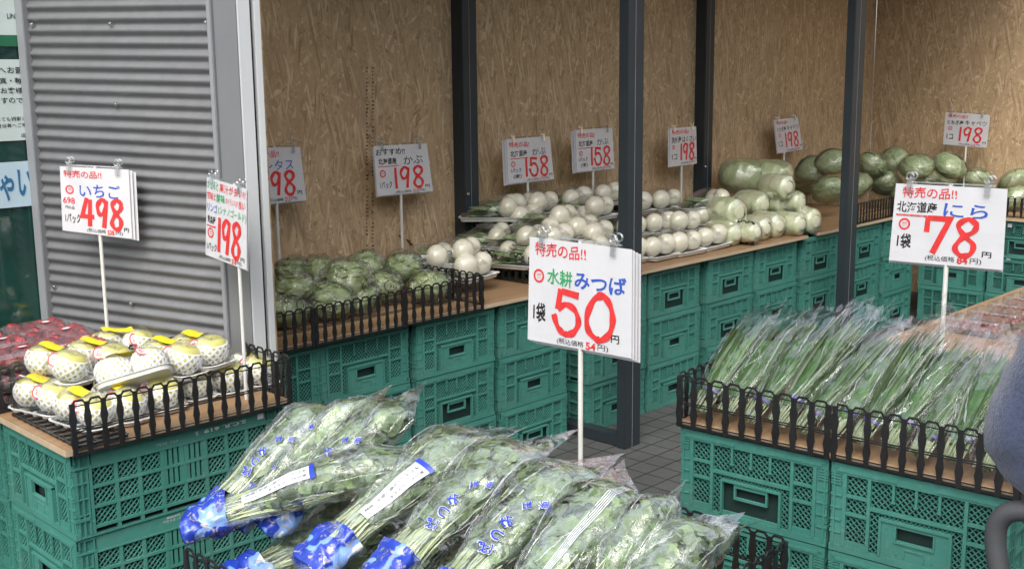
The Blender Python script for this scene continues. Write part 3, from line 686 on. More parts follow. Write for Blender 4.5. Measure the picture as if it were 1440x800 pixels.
# ------------------------------------------------------------------ hand-written price signs
def arcp(cx, cy, rx, ry, a0, a1, n=18): return [(cx+rx*math.cos(math.radians(a0+(a1-a0)*i/n)), cy+ry*math.sin(math.radians(a0+(a1-a0)*i/n))) for i in range(n+1)]
def smooth(pts, n=8):
    out = []; P = [pts[0]]+list(pts)+[pts[-1]]
    for i in range(1, len(P)-2):
        for k in range(n):
            t = k/n; a, b, c, d = P[i-1], P[i], P[i+1], P[i+2]
            out.append(tuple(.5*((2*b[j])+(-a[j]+c[j])*t+(2*a[j]-5*b[j]+4*c[j]-d[j])*t*t+(-a[j]+3*b[j]-3*c[j]+d[j])*t**3) for j in (0, 1)))
    return out+[pts[-1]]
DIG = {
 '0': [smooth([(.58, .02), (.30, .12), (.06, .50), (.12, .82), (.42, .99), (.52, .97)]), smooth([(.44, .04), (.60, .0), (.86, .20), (.95, .52), (.82, .84), (.52, 1.0), (.40, .95)])],
 '1': [[(.62, 0), (.56, .35), (.52, 1.0)]],
 '2': [smooth([(.05, .25), (.3, .02), (.8, .1), (.8, .4), (.3, .8), (.0, 1.0)]), [(.0, 1.0), (1, .97)]],
 '3': [smooth([(.05, .1), (.5, 0), (.85, .2), (.4, .45)]), smooth([(.4, .45), (.9, .65), (.6, 1), (.05, .9)])],
 '4': [[(.45, .0), (.02, .66), (1.0, .66)], [(.72, .05), (.66, .55), (.62, 1.0)]],
 '5': [[(.26, .0), (.16, .46)], smooth([(.16, .45), (.45, .33), (.78, .42), (.92, .68), (.75, .92), (.48, 1.0)]), smooth([(.02, .58), (.16, .84), (.36, .97), (.50, .99)]), [(.30, .045), (.92, .10)]],
 '6': [smooth([(.8, .02), (.3, .3), (.08, .7), (.4, 1), (.85, .8), (.6, .52), (.15, .65)])],
 '7': [[(.06, .02), (.04, .42)], [(.06, .03), (.98, .03), (.70, .45), (.34, 1.0)]],
 '8': [smooth([(.88, .10), (.55, .0), (.18, .18), (.42, .44), (.82, .68), (.72, .94), (.36, 1.0), (.10, .80), (.36, .52), (.78, .34), (.92, .16), (.86, .08)])],
 '9': [smooth([(.84, .12), (.50, .02), (.14, .26), (.30, .54), (.66, .46), (.86, .16)]), [(.88, .04), (.76, .45), (.60, 1.0)]],
}
class Sign:
    def __init__(s, label, quad, plane_p, plane_dir, pole_top=None, pole_z=.6, backs=2, back_off=None, sheet='sign_paper', posx=None, lean=None):
        d = Vector((math.cos(plane_dir), math.sin(plane_dir), 0)); n = Vector((d.y, -d.x, 0))
        if n.dot(CAM - plane_p) < 0: n = -n
        s.n = n; s.q = [onplane(*c, plane_p, n) for c in quad]
        s.o = (s.q[2]+s.q[3])/2
        base = Vector((s.o.x, s.o.y, pole_z)) - n*.006
        s.t = thing('price_sign', base, label, 'price sign', 'hand-written price signs'); s.base = base
        s.W = (s.q[1]-s.q[0]).length; s.H = (s.q[3]-s.q[0]).length
        def slab(off, shift=Vector(), nm='sheet'):
            c = [q + n*off + shift - base for q in s.q]; mb = MB(); rows = []
            N = 8
            for i in range(N+1):
                row = []
                for k in range(N+1):
                    a, b = k/N, i/N; p = (c[0]*(1-a)+c[1]*a)*(1-b)+(c[3]*(1-a)+c[2]*a)*b
                    row.append(p)
                rows.append(row)
            mb.grid(rows); mb.grid([[p - n*.0008 for p in r][::-1] for r in rows])
            e = [rows[0], rows[-1][::-1], [r[-1] for r in rows], [r[0] for r in rows][::-1]]
            for line in e: mb.grid([[p - n*.0008 for p in line], line])
            return mb.build(nm, sheet, s.t)
        s.sheet = slab(0)
        for k in range(backs):
            bo = (back_off or Vector((0, 0, 0)))*(k+1)/max(1, backs)
            slab(-.004-.006*k, bo - Vector((0, 0, .003+.004*k)), 'back_sheet')
        # crossbar, clips, pole
        A, B = s.P(.12, -.025, -.002), s.P(.90, -.025, -.002)
        MB().tube([A, B], .0022*s.k(), 6).build('crossbar', 'clear_acrylic', s.t, True)
        for a in (.14, .84):
            c = s.P(a, 0, .0)-Vector(); k = s.k(); ex = (s.q[1]-s.q[0]).normalized(); ez = (s.q[0]-s.q[3]).normalized(); mb = MB()
            def Q(x, y, z): return c + ex*x*k + n*y*k + ez*z*k
            for y in (.004, -.008):
                mb.grid([[Q(x, y+dy, z) for x, dy in ((-.006, 0), (.006, 0), (.006, .003), (-.006, .003))] for z in (-.018, .006, .014)], True)
                mb.tube([Q(.008*math.cos(t_), y*1.6, .018+.008*math.sin(t_)) for t_ in [i*2*PI/10 for i in range(11)]], .0022*k, 5, False)
            mb.build('clip', 'clear_acrylic', s.t, True)
        pt = s.P(.5 if posx is None else posx, -.02, -.006)
        bt = Vector((0, 0, 0)) if lean is None else lean - base
        if lean is None: bt = Vector((pt.x, pt.y, 0))
        MB().tube([bt, pt], .0052*s.k(), 8).build('pole', 'pole_white', s.t, True)
    def k(s): return max(.75, min(1.15, s.W/.2))
    def P(s, a, b, off=.0009):
        c = s.q; p = (c[0]*(1-a)+c[1]*a)*(1-b)+(c[3]*(1-a)+c[2]*a)*b
        return p + s.n*off - s.base
    def text(s, body, a0, b0, a1, b1, mat, bold=.012, rise=0., name='lettering'):
        vs, fs, ar = text2d(body, bold)
        MB().add([s.P(a0+(a1-a0)*u, b0+(b1-b0)*v+rise*u) for u, v in vs], fs).build(name, mat, s.sheet_parent())
    def sheet_parent(s): return s.t
    def stroke(s, mb, pts, w, lift):
        asp = s.W/s.H; P = [Vector((a*asp, b)) for a, b in pts]; L = []; R = []
        for i, p in enumerate(P):
            t0 = (P[i]-P[i-1]).normalized() if i else (P[1]-P[0]).normalized(); t1 = (P[i+1]-P[i]).normalized() if i < len(P)-1 else t0
            t = (t0+t1).normalized() if (t0+t1).length > 1e-4 else t0; nn = Vector((-t.y, t.x)); ww = w*(.92+.16*math.sin(i*.6))
            m = ww/max(.55, nn.dot(Vector((-t0.y, t0.x))))
            L.append(p+nn*m); R.append(p-nn*m)
        mb.grid([[s.P(l.x/asp, l.y, lift+i*.000004) for i, l in enumerate(L)], [s.P(r.x/asp, r.y, lift+i*.000004) for i, r in enumerate(R)]])
    def digits(s, body, a0, b0, a1, b1, mat='ink_red', w=.034, slope=0.):
        n = len(body); mb = MB(); wd = [.45 if c == '1' else 1. for c in body]; tot = sum(wd); x = a0; gi = 0
        for c, f in zip(body, wd):
            wa = (a1-a0)*f/tot
            for j, st in enumerate(DIG[c]):
                sc = wa*.86
                s.stroke(mb, [(x+sc*u+wa*.06, b0+(b1-b0)*v+slope*(x-a0+sc*u)) for u, v in st], w, .0011+.00012*(gi % 6)); gi += 1
            x += wa
        mb.build('price_digits', mat, s.t)
    def seal(s, a, b, r, filled=True):
        asp = s.W/s.H; mb = MB(); N = 28
        o = [(math.cos(2*PI*i/N), math.sin(2*PI*i/N)) for i in range(N)]
        ri = [.62 if i % 2 else .80 for i in range(N)]
        vs = [s.P(a+r*x/asp, b+r*y, .001) for x, y in o]+[s.P(a+r*x*k/asp, b+r*y*k, .001) for (x, y), k in zip(o, ri)]
        mb.add(vs, [(i, (i+1) % N, (i+1) % N+N, i+N) for i in range(N)]).build('price_seal', 'ink_red', s.t)
        s.text('価格', a-r*.42/asp, b-r*.35, a+r*.42/asp, b-.02*r, 'ink_red', .0); s.text('コレ!', a-r*.40/asp, b+r*.05, a+r*.42/asp, b+r*.38, 'ink_red', .0)
    def wavy(s, a0, a1, b):
        mb = MB()
        for k, ph in ((0, 0), (1, PI)):
            s.stroke(mb, [(a0+(a1-a0)*i/60, b+.009*math.sin(i*.9+ph)) for i in range(61)], .004, .001+.0002*k)
        mb.build('red_underline', 'ink_red', s.t)
    def line(s, a0, b0, a1, b1, w=.008, mat='ink_red'):
        mb = MB(); s.stroke(mb, [(a0, b0), ((a0+a1)/2, (b0+b1)/2+.004), (a1, b1)], w, .0012); mb.build('red_underline', mat, s.t)
    def tax(s, num, a0=.30, a1=.82, b0=.925, b1=.985, rise=0.):
        w_ = a1-a0
        s.text('(税込価格', a0, b0, a0+w_*.53, b1, 'ink_black', .0, rise*.5); s.text(num, a0+w_*.57, b0-.006+rise*.55, a0+w_*.76, b1+.004+rise*.55, 'ink_red', .03); s.text('円)', a0+w_*.80, b0+rise*.7, a1, b1+rise*.7, 'ink_black', .0)
V_DIR = -PI/2            # sheets that stand along the depth direction
# big sign in front: 50 yen
p0 = Vector((2.0, 1.70, 1)); s = Sign('large white price sign marked 50 yen, on a tall pole over the herbs', [(745, 333), (889, 351), (888, 504), (742, 477)], p0, V_DIR, pole_z=.47, backs=3, back_off=Vector((0, -.012, 0)))
s.text('特売の品!!', .06, .035, .57, .165, 'ink_red', .010); s.seal(.105, .36, .066)
s.text('水耕', .19, .275, .44, .43, 'ink_green', .015); s.text('みつば', .46, .27, .95, .435, 'ink_blue', .02)
s.digits('50', .24, .455, .87, .885, w=.033); s.text('1袋', .055, .615, .18, .80, 'ink_black', .02); s.text('円', .815, .81, .89, .885, 'ink_black', .015); s.tax('54', .30, .79, .925, .99)
# 78 yen
p0 = Vector((2.80, 1.19, 1)); s = Sign('large white price sign marked 78 yen, on a white pole over the green chives', [(1260, 258), (1417, 266), (1410, 380), (1250, 366)], p0, V_DIR, pole_z=.675, backs=2, back_off=Vector((0, .004, 0)))
s.text('特売の品!!', .07, .03, .57, .17, 'ink_red', .010); s.text('北海道産', .03, .22, .40, .36, 'ink_black', .015); s.wavy(.03, .40, .395); s.seal(.115, .51, .075)
s.text('にら', .46, .21, .85, .385, 'ink_blue', .01); s.digits('78', .30, .40, .80, .86, w=.035); s.text('1袋', .06, .63, .19, .82, 'ink_black', .02); s.text('円', .82, .79, .90, .86, 'ink_black', .015); s.tax('84', .33, .82, .885, .965)
# left stand
cdir = math.atan2(-.80, .60)
p0 = Vector((1.60, 3.16, 1)); s = Sign('white price sign marked 498 in red, in front of the corrugated wall', [(84, 234), (181, 239), (186, 336), (88, 324)], p0, cdir, pole_z=.675, backs=2, back_off=Vector((.010, -.012, 0)))
s.text('特売の品!!', .05, .05, .60, .16, 'ink_red', .010); s.text('いちご', .27, .235, .86, .44, 'ink_blue', .008); s.seal(.13, .35, .068); s.text('698', .03, .47, .20, .565, 'ink_red', .015); s.text('円の品', .06, .60, .19, .65, 'ink_black', .0)
s.digits('498', .28, .455, .90, .885, w=.033); s.text('1パック', .05, .72, .27, .86, 'ink_black', .015); s.text('円', .89, .85, .96, .91, 'ink_black', .015); s.tax('538', .36, .87, .915, .98)
p0 = Vector((1.70, 2.70, 1)); s = Sign('narrow white price sign with green and red lines over the apples', [(291, 249), (347, 266), (347, 380), (289, 358)], p0, V_DIR, pole_z=.675, backs=1, posx=.66)
s.text('かじると', .02, .03, .30, .135, 'ink_green', .012); s.text('果汁が多い!!', .33, .03, .97, .14, 'ink_red', .010); s.text('甘味と', .02, .17, .24, .27, 'ink_red', .012); s.text('酸味', .26, .165, .47, .275, 'ink_green', .015); s.text('のバランスが', .49, .18, .79, .26, 'ink_red', .0); s.text('良い', .81, .17, .97, .275, 'ink_red', .010)
s.text('リンゴ', .03, .31, .28, .42, 'ink_blue', .008); s.text('(シナノゴールド)', .31, .31, .99, .43, 'ink_green', .008)
s.text('青森産', .04, .47, .24, .57, 'ink_black', .015); s.line(.03, .60, .25, .60); s.seal(.125, .69, .065); s.digits('198', .28, .46, .88, .90, w=.030); s.text('1パック', .04, .82, .28, .92, 'ink_black', .012); s.text('円', .86, .87, .95, .92, 'ink_black', .015); s.tax('214', .34, .88, .93, .985)
# back wall signs
def back_sign(label, quad, Y, small, pz=BT, dirv=0., backs=2, boff=None, **kw):
    p = ony((quad[2][0]+quad[3][0])/2, (quad[2][1]+quad[3][1])/2, Y)
    return Sign(label, quad, p, dirv, pole_z=pz, backs=backs, back_off=boff, **kw)
s = back_sign('price sign for lettuce, cut off by the white door trim', [(350, 209), (422, 207), (431, 282), (358, 289)], 3.72, True)
s.text('特売の品!!', .03, .05, .56, .17, 'ink_red', .010); s.text('レタス', .28, .22, .82, .40, 'ink_blue', .0); s.digits('198', .20, .43, .84, .86, w=.030); s.text('円', .84, .80, .93, .875, 'ink_black', .015); s.tax('213', .26, .82, .905, .98)
s = back_sign('white price sign marked 198 with black top line, over the lettuces', [(525, 206), (600, 202), (609, 269), (531, 276)], 3.72, True)
s.text('おすすめ!!', .03, .06, .56, .19, 'ink_black', .012); s.text('北海道産', .06, .25, .39, .38, 'ink_black', .02); s.line(.05, .415, .42, .41); s.text('かぶ', .52, .23, .88, .40, 'ink_black', .0); s.seal(.12, .56, .075); s.digits('198', .29, .45, .88, .88, w=.031); s.text('1パック', .06, .72, .27, .86, 'ink_black', .012); s.text('円', .87, .84, .95, .90, 'ink_black', .02); s.tax('213', .32, .86, .925, .985)
for lab, q, tail in (('white price sign marked 158, left one of the two over the turnips', [(712, 196), (773, 192), (779, 252), (715, 259)], 'a'), ('white price sign marked 158, right one of the two over the turnips', [(809, 183), (861, 180), (864, 237), (811, 242)], 'b')):
    s = back_sign(lab, q, 3.70, True, backs=2, boff=Vector((-.020, 0, 0)))
    s.text('特売の品!', .05, .08, .50, .20, 'ink_red', .010); s.text('北海道産', .07, .27, .44, .41, 'ink_black', .015); s.line(.06, .45, .46, .44); s.text('かぶ', .56, .24, .87, .40, 'ink_black', .0); s.seal(.12, .57, .065)
    s.digits('158', .35, .44, .92, .88, w=.031); s.text('1パック', .07, .66, .29, .77, 'ink_black', .012); s.text('(束)', .11, .80, .29, .91, 'ink_black', .012); s.text('円', .90, .85, .97, .91, 'ink_black', .02); s.tax('171', .40, .90, .925, .985)
s = back_sign('small white price sign marked 198, right of the free post over the napa cabbages', [(942, 181), (979, 178), (980, 230), (942, 235)], 3.70, True, backs=1, boff=Vector((-.012, 0, 0)))
s.text('特売の品!', .07, .05, .70, .17, 'ink_red', .010); s.text('茨城産', .06, .23, .42, .40, 'ink_black', .015); s.text('はくさい', .46, .23, .97, .39, 'ink_black', .012); s.seal(.13, .50, .06); s.digits('198', .36, .42, .92, .86, w=.035); s.text('1コ', .08, .68, .26, .83, 'ink_black', .012); s.text('円', .90, .82, .98, .88, 'ink_black', .02); s.tax('213', .40, .92, .91, .975)
s = back_sign('small tilted price sign marked 198, over the pile of napa cabbages', [(1089, 169), (1122, 165), (1129, 210), (1094, 216)], 3.72, True, backs=1, boff=Vector((-.006, 0, 0)))
def cab(s):
    s.text('特売の品!!', .06, .05, .52, .16, 'ink_red', .010); s.text('とちぎ産', .06, .23, .43, .37, 'ink_black', .015); s.text('キャベツ', .47, .20, .96, .36, 'ink_blue' if s.W < .21 else 'ink_black', .006); s.seal(.14, .48, .065); s.digits('198', .32, .42, .90, .86, w=.031); s.text('1コ', .07, .66, .22, .82, 'ink_black', .012); s.text('円', .90, .83, .98, .89, 'ink_black', .02); s.tax('213', .36, .86, .92, .98)
cab(s)
pq = onx(1356, 205, 7.45); s = Sign('small price sign marked 198 over the round cabbages at the right', [(1330, 158), (1392, 162), (1387, 208), (1326, 203)], pq, V_DIR, pole_z=BT, backs=1); cab(s)
# ------------------------------------------------------------------ produce
def nz3(p, s=1., seed=0.): return noise.noise(Vector(p)*s + Vector((seed, seed*1.7, -seed)))
def rrect(a, b, r, n=5):
    out = []
    for cx, cy, a0 in ((a-r, b-r, 0), (-a+r, b-r, 90), (-a+r, -b+r, 180), (a-r, -b+r, 270)):
        for i in range(n+1):
            t = math.radians(a0+90*i/n); out.append((cx+r*math.cos(t), cy+r*math.sin(t)))
    return out
def tray_mb(a, b, h, r=.02, flare=.008, z=0, th=.0018):
    mb = MB(); prof = [(-flare, 0), (0, h), (.005, h+.0005), (.005, h+th), (-.002, h+th), (-flare-.002, th)]
    rows = [[(x, y, z+zz) for x, y in rrect(a+o, b+o, max(.004, r+o))] for o, zz in prof]
    mb.grid(rows, True); n = len(rows[0]); mb.f.append(tuple(range(n))[::-1]); m = len(mb.v); mb.f.append(tuple(range(m-n, m))); return mb
def ball(R, fn, nu=28, nv=18, sz=1.):
    rows = []
    for i in range(nv+1):
        ph = PI*(i/nv); row = []
        for k in range(nu):
            th = 2*PI*k/nu; d = Vector((math.sin(ph)*math.cos(th), math.sin(ph)*math.sin(th), -math.cos(ph)*sz))
            row.append(d*R*fn(d, th, ph))
        rows.append(row)
    return MB().grid(rows, True)
def turnip_mb(R, seed):
    return ball(R, lambda d, th, ph: (1 - .10*max(0, d.z)**6 + .03*nz3(d, 1.3, seed)) * (.95 if d.z > .98 else 1), 20, 14, .9)
def leafblade(mb, p, d, n, L, W_, bend=0., seg=5, fold=.25):
    d = d.normalized(); sd = d.cross(n).normalized(); up = sd.cross(d); rows = []
    for i in range(seg+1):
        t = i/seg; w_ = W_*(math.sin(PI*min(1, .08+.92*t))**.7 if t < 1 else .05); c = p + d*L*t + up*(bend*L*t*t)
        rows.append([c - sd*w_ + up*w_*fold, c, c + sd*w_ + up*w_*fold])
    mb.grid(rows)
def make_turnip_pack(n, seed, side=False):
    rg = random.Random(seed); t = thing('turnip_pack', (0, 0, 0), 'turnip pack', 'vegetable pack'); wd = .046*n
    mbx(tray_mb(wd, .125, .016), lambda v: v+Vector((0, .075, 0))).build('tray', 'tray_white', t, True)
    for i in range(n):
        x = (i-(n-1)/2)*.088; R = rg.uniform(.043, .049); m = Matrix.Translation((x, rg.uniform(-.006, .006), .012+R)) @ Matrix.Rotation(rg.uniform(-1.5, -1.1), 4, 'X') @ Matrix.Rotation(rg.uniform(-.3, .3), 4, 'Y')
        mbx(turnip_mb(R, seed+i*3.3), lambda v: m @ v).build('turnip', 'turnip_skin', t, True)
    lv = MB()
    for i in range(26*n):
        x = rg.uniform(-wd*.8, wd*.8); leafblade(lv, Vector((x, rg.uniform(.02, .08), rg.uniform(.012, .05))), Vector((rg.uniform(-.35, .35), 1, rg.uniform(-.08, .12))), Vector((rg.uniform(-.6, .6), 0, 1)), rg.uniform(.07, .13), rg.uniform(.006, .017), rg.uniform(-.2, .1))
    lv.build('greens', 'turnip_leaf', t, True)
    rows = []
    for j in range(15):
        y = -.045+.245*j/14; e = math.sin(PI*min(1, max(0, (j+.6)/15)))**.35; hh = (.096 if y < .05 else max(.045, .096-.40*(y-.05)))*e
        rows.append([((wd*1.02)*math.cos(a)*e, y, .014+hh*max(0, math.sin(a))**.6+.003*nz3((math.cos(a)*3, y*30, seed), 1)) for a in [PI*k/14 for k in range(15)]])
    MB().grid(rows).build('plastic_wrap', 'wrap_film', t, True)
    return t
TPK = [Stamp(make_turnip_pack(2, 1)), Stamp(make_turnip_pack(2, 9))]
rt = random.Random(21)
def tpack(px, py, zc, k, rz, label, group, tilt=0.):
    p = onz(px, py, zc); p.z = zc-.054
    return TPK[k].put(p, (tilt, rt.uniform(-.04, .04), rz), label, group)
GA, GB = 'turnip packs left of the free post', 'turnip packs right of the free post'
# left of the free post: trays laid lengthwise, roots to the right
for px, py, Y, k, rz, lab in (
    (702, 331, 3.56, 0, .9, 'turnip pack low at the left above the black divider fence'),
    (716, 290, 3.64, 0, 1.0, 'turnip pack sticking out furthest left, above the divider fence'),
    (792, 303, 3.40, 1, .55, 'turnip pack just above the 50 yen sign, with two big turnips'),
    (764, 284, 3.62, 1, .25, 'turnip pack at the back under the left 158 sign'),
    (812, 278, 3.64, 0, .2, 'turnip pack at the back between the two 158 signs'),
    (843, 290, 3.46, 1, .3, 'turnip pack touching the left edge of the near free post'),
    (740, 303, 3.58, 0, .3, 'turnip pack in the second layer at the left, behind the two big turnips'),
    (748, 332, 3.40, 1, .4, 'turnip pack in the lower layer, left of the 50 yen sign top'),
    (812, 306, 3.50, 0, .25, 'turnip pack in the middle of the heap under the right 158 sign'),
    (783, 318, 3.38, 0, .3, 'turnip pack in the third layer over the 50 yen sign'),
    (820, 318, 3.34, 1, .25, 'turnip pack in the third layer, left of the near free post'),
    (734, 286, 3.68, 1, .3, 'turnip pack at the back left, beside the leftmost tray'),
    (856, 271, 3.66, 0, .2, 'turnip pack at the very back, half behind the near free post'),
    (842, 326, 3.28, 1, .3, 'turnip pack behind the top right corner of the 50 yen sign'),
    (785, 332, 3.28, 0, .4, 'turnip pack peeking over the top edge of the 50 yen sign'),
    (722, 352, 3.46, 1, .5, 'turnip pack on the board behind the black divider fence'),
    (760, 355, 3.24, 0, .4, 'turnip pack on the board hidden behind the 50 yen sign'),
    (835, 350, 3.20, 0, .3, 'turnip pack on the board just left of the near free post')):
    p = ony(px, py, Y); p.z = max(BT+.001, p.z-.060); TPK[k].put(p, (0, rt.uniform(-.04, .04), rz*.7), lab, GA, (1.18, 1.1, 1.08))
for row, dz, pts in (('bottom', .058, [(888, 352, 0), (927, 347, 0), (964, 341, 1), (1001, 333, 0)]), ('second', .128, [(888, 320, 1), (930, 314, 0), (963, 312, 1), (996, 303, 0)]),
                     ('third', .195, [(895, 286, 0), (938, 281, 1)]), ('top', .262, [(911, 254, 0)])):
    for i, (px, py, k) in enumerate(pts):
        tpack(px, py, BT+dz, k, rt.uniform(-.08, .08), 'turnip pack, %s from the left in the %s row right of the free post' % (ORD[i], row), GB)
TPK[1].put(onz(1012, 281, BT+.2)-Vector((.02, 0, .05)), (0, .05, .95), 'turnip pack lying crosswise at the right end, against the napa cabbages', GB)
# two small packs by the lettuce fence
for px, py, Y, rz, lab in ((666, 374, 3.27, .15, 'turnip pack on the bare board beside the lettuce fence corner'), (656, 353, 3.33, .5, 'turnip pack on top of another one beside the lettuce fence corner'), (618, 361, 3.40, .6, 'turnip pack just behind the lettuce fence, next to the pale lettuces')):
    p = ony(px, py, Y); p.z = max(BT+.001, p.z-.054); TPK[1].put(p, (0, 0, rz), lab, 'lone turnip packs by the lettuces')
# lettuces in bags
def leafy(R, seed, crinkle=.05, leaves=4, sz=.85):
    def fn(d, th, ph):
        f = (th/(2*PI)*leaves + ph*.55 + .18*nz3(d, 2.0, seed)) % 1
        return 1 + .07*f*math.sin(ph) + crinkle*nz3(d, 4, seed) + crinkle*.6*nz3(d, 9, seed+4)
    return ball(R, fn, 44, 28, sz)
def loose_leaves(R, seed, n, frill, sz=.85, spread=.95):
    rg = random.Random(seed); mb = MB()
    for k in range(n):
        c = Vector((rg.uniform(-1, 1), rg.uniform(-1, 1), rg.uniform(-.2, .9))).normalized(); a = c.orthogonal().normalized(); b = c.cross(a); rows = []
        for i in range(8):
            t = i/7; row = []
            for j in range(24):
                th = 2*PI*j/24; ang = spread*t*(1+.22*nz3((math.cos(th), math.sin(th), k), 1.4, seed)); d = c*math.cos(ang)+(a*math.cos(th)+b*math.sin(th))*math.sin(ang)
                off = 1.05+.02*k/n + .07*t**4 + frill*t*t*t*math.sin(th*7+k*2+seed) + .03*nz3(d, 4, seed+k); row.append(Vector((d.x, d.y, d.z*sz))*R*off)
            rows.append(row)
        mb.grid(rows, True)
    return mb
def shell(R, seed, sz=.85, amp=.06, top=None):
    def fn(d, th, ph):
        c = 1.06 + amp*nz3(d, 2.2, seed) + amp*.7*abs(nz3(d, 5, seed+2)) + .02*nz3(d, 11, seed)
        return c
    return ball(R, fn, 40, 26, sz)
def make_lettuce(seed, R=.078):
    t = thing('bagged_lettuce', (0, 0, 0), 'bagged lettuce', 'lettuce')
    leafy(R*.95, seed, .09, 5).build('head', 'lettuce_leaf', t, True, angle=60); loose_leaves(R*.92, seed, 7, .085, .85, .85).build('outer_leaves', 'lettuce_leaf', t, True, angle=80)
    f = shell(R*1.04, seed, .92, .26).build('plastic_bag', 'lettuce_film', t, True, angle=70)
    mb = MB(); rows = []      # printed oval outline on the bag
    N = 30
    for w_ in (.90, 1.0):
        rows.append([Vector((math.cos(2*PI*i/N)*.42*w_, -1, .1+math.sin(2*PI*i/N)*.34*w_)).normalized()*R*1.20 for i in range(N+1)])
    mb.grid(rows)
    for a in (-.12, 0, .12):
        mb.grid([[Vector((a+dx+.03*math.sin(j), -1, .02+.08*j*.5)).normalized()*R*1.20 for j in range(5)] for dx in (-.02, .02)])
    mb.build('bag_print', 'film_black', t)
    return t
LTS = [Stamp(make_lettuce(s)) for s in (2, 17, 33)]
for i, (px, py, dz, k, rz, lab) in enumerate((
    (400, 436, .062, 0, .2, 'bagged lettuce touching the white trim, front row'), (462, 424, .066, 1, -.5, 'bagged lettuce with a round printed outline, second in the front row'), (410, 408, .13, 1, 1.9, 'bagged lettuce on the heap beside the white trim'),
    (489, 392, .13, 2, .3, 'bagged lettuce with a small black print, on top in the middle of the heap'), (536, 403, .066, 0, -.2, 'bagged lettuce with a dark oval print, third in the front row'), (511, 376, .13, 1, 2.2, 'bright green bagged lettuce at the top of the heap'),
    (566, 378, .10, 2, 2.6, 'pale bagged lettuce at the back, left of the round turnips'), (603, 403, .066, 1, 3.0, 'pale shiny bagged lettuce at the right end of the front row'), (452, 384, .12, 0, 2.8, 'bagged lettuce at the back of the heap, behind the second in front'), (414, 384, .12, 2, 2.0, 'bagged lettuce at the back by the pole of the lettuce sign'),
    (440, 405, .066, 2, 1.1, 'bagged lettuce wedged between the front and back rows at the left'), (500, 418, .06, 2, 4.1, 'bagged lettuce low in a dark gap of the front row'))):
    p = onz(px, py, BT+dz); sc = rt.uniform(.88, 1.06); LTS[k].put(p, (rt.uniform(-.3, .3), rt.uniform(-.3, .3), rz), lab, 'bagged lettuces', (sc*1.05, sc, sc*rt.uniform(.82, .95)))
# napa cabbages: butt end to the front
def make_napa(seed, R=.064, L=.225, mat='napa_leaf'):
    t = thing('napa_cabbage', (0, 0, 0), 'napa cabbage', 'cabbage'); rows = []; nu = 30
    for i in range(23):
        s_ = i/22; y = -L/2+L*s_; r = R*((.50+.34*math.sqrt(max(0, 1-(1-min(1, s_/.10))**2))+.16*math.sin(PI/2*min(1, s_/.42))) if s_ < .42 else math.sqrt(max(.01, 1-((s_-.42)/.60)**2.4))); 
        if i == 22: r = .004
        rows.append([(r*math.cos(2*PI*k/nu)*(1+.09*(((k/nu)*3+s_*.5+seed*.3) % 1)+.09*nz3((math.cos(2*PI*k/nu)*2, s_*4, seed), 1.5)), y, r*math.sin(2*PI*k/nu)*(.94+.05*nz3((k*.2, s_*3, seed+3), 1.))) for k in range(nu)])
    MB().grid(rows, True).build('head', mat, t, True, angle=60)
    q = MB().lathe([(0, -.004), (R*.30, -.004), (R*.46, .000), (R*.52, .006)], 20)
    mbx(q, lambda v: Vector((v.x, -L/2+v.z, v.y))).build('cut_butt', 'napa_butt', t, True)
    rows = [[(x*1.05+.003*nz3((x*30, y*20, z*30), 1, ), y*1.04, z*1.05+.003*nz3((z*30, y*20, x*30), 1)) for x, y, z in r] for r in rows]
    MB().grid(rows, True).build('plastic_wrap', 'wrap_film', t, True, angle=70)
    return t
NPS = [Stamp(make_napa(3)), Stamp(make_napa(14)), Stamp(make_napa(8, mat='napa_green'))]
for row, dz, pts in (('bottom', .06, [(1042, 329, 0, 1), (1067, 328, 1, .9), (1084, 322, 0, 1), (1105, 318, 1, 1.05), (1132, 316, 0, 1.0), (1157, 312, 1, 1.12)]),
                     ('second', .155, [(1052, 300, 0, 1.25), (1084, 287, 1, 1.1), (1107, 286, 0, 1.0), (1131, 286, 1, 1.0)]),
                     ('third', .245, [(1118, 264, 0, 1.05)])):
    for i, (px, py, k, sc) in enumerate(pts):
        p = onz(px, py, BT+dz); rz = rt.uniform(-.15, .1) - .1; p += Vector((0, .12*sc, 0))
        NPS[k].put(p, (rt.uniform(-.05, .05), rt.uniform(0, 6), rz), 'film-wrapped napa cabbage, %s from the left in the %s row of the pile' % (ORD[i], row), 'napa cabbages in film', (sc, 1, sc))
for (px, py, dz, lab, rz, sc) in ((1052, 249, .26, 'big green napa cabbage on top of the pile, left one of two', .55, 1.75), (1092, 247, .27, 'big green napa cabbage on top of the pile, right one of two', .35, 1.5)):
    NPS[2].put(onz(px, py, BT+dz)+Vector((0, .05, 0)), (.1, .4, rz), lab, 'napa cabbages in film', (sc, 1.15, sc))
for i, (px, py) in enumerate(((1040, 290), (1075, 275))): pass
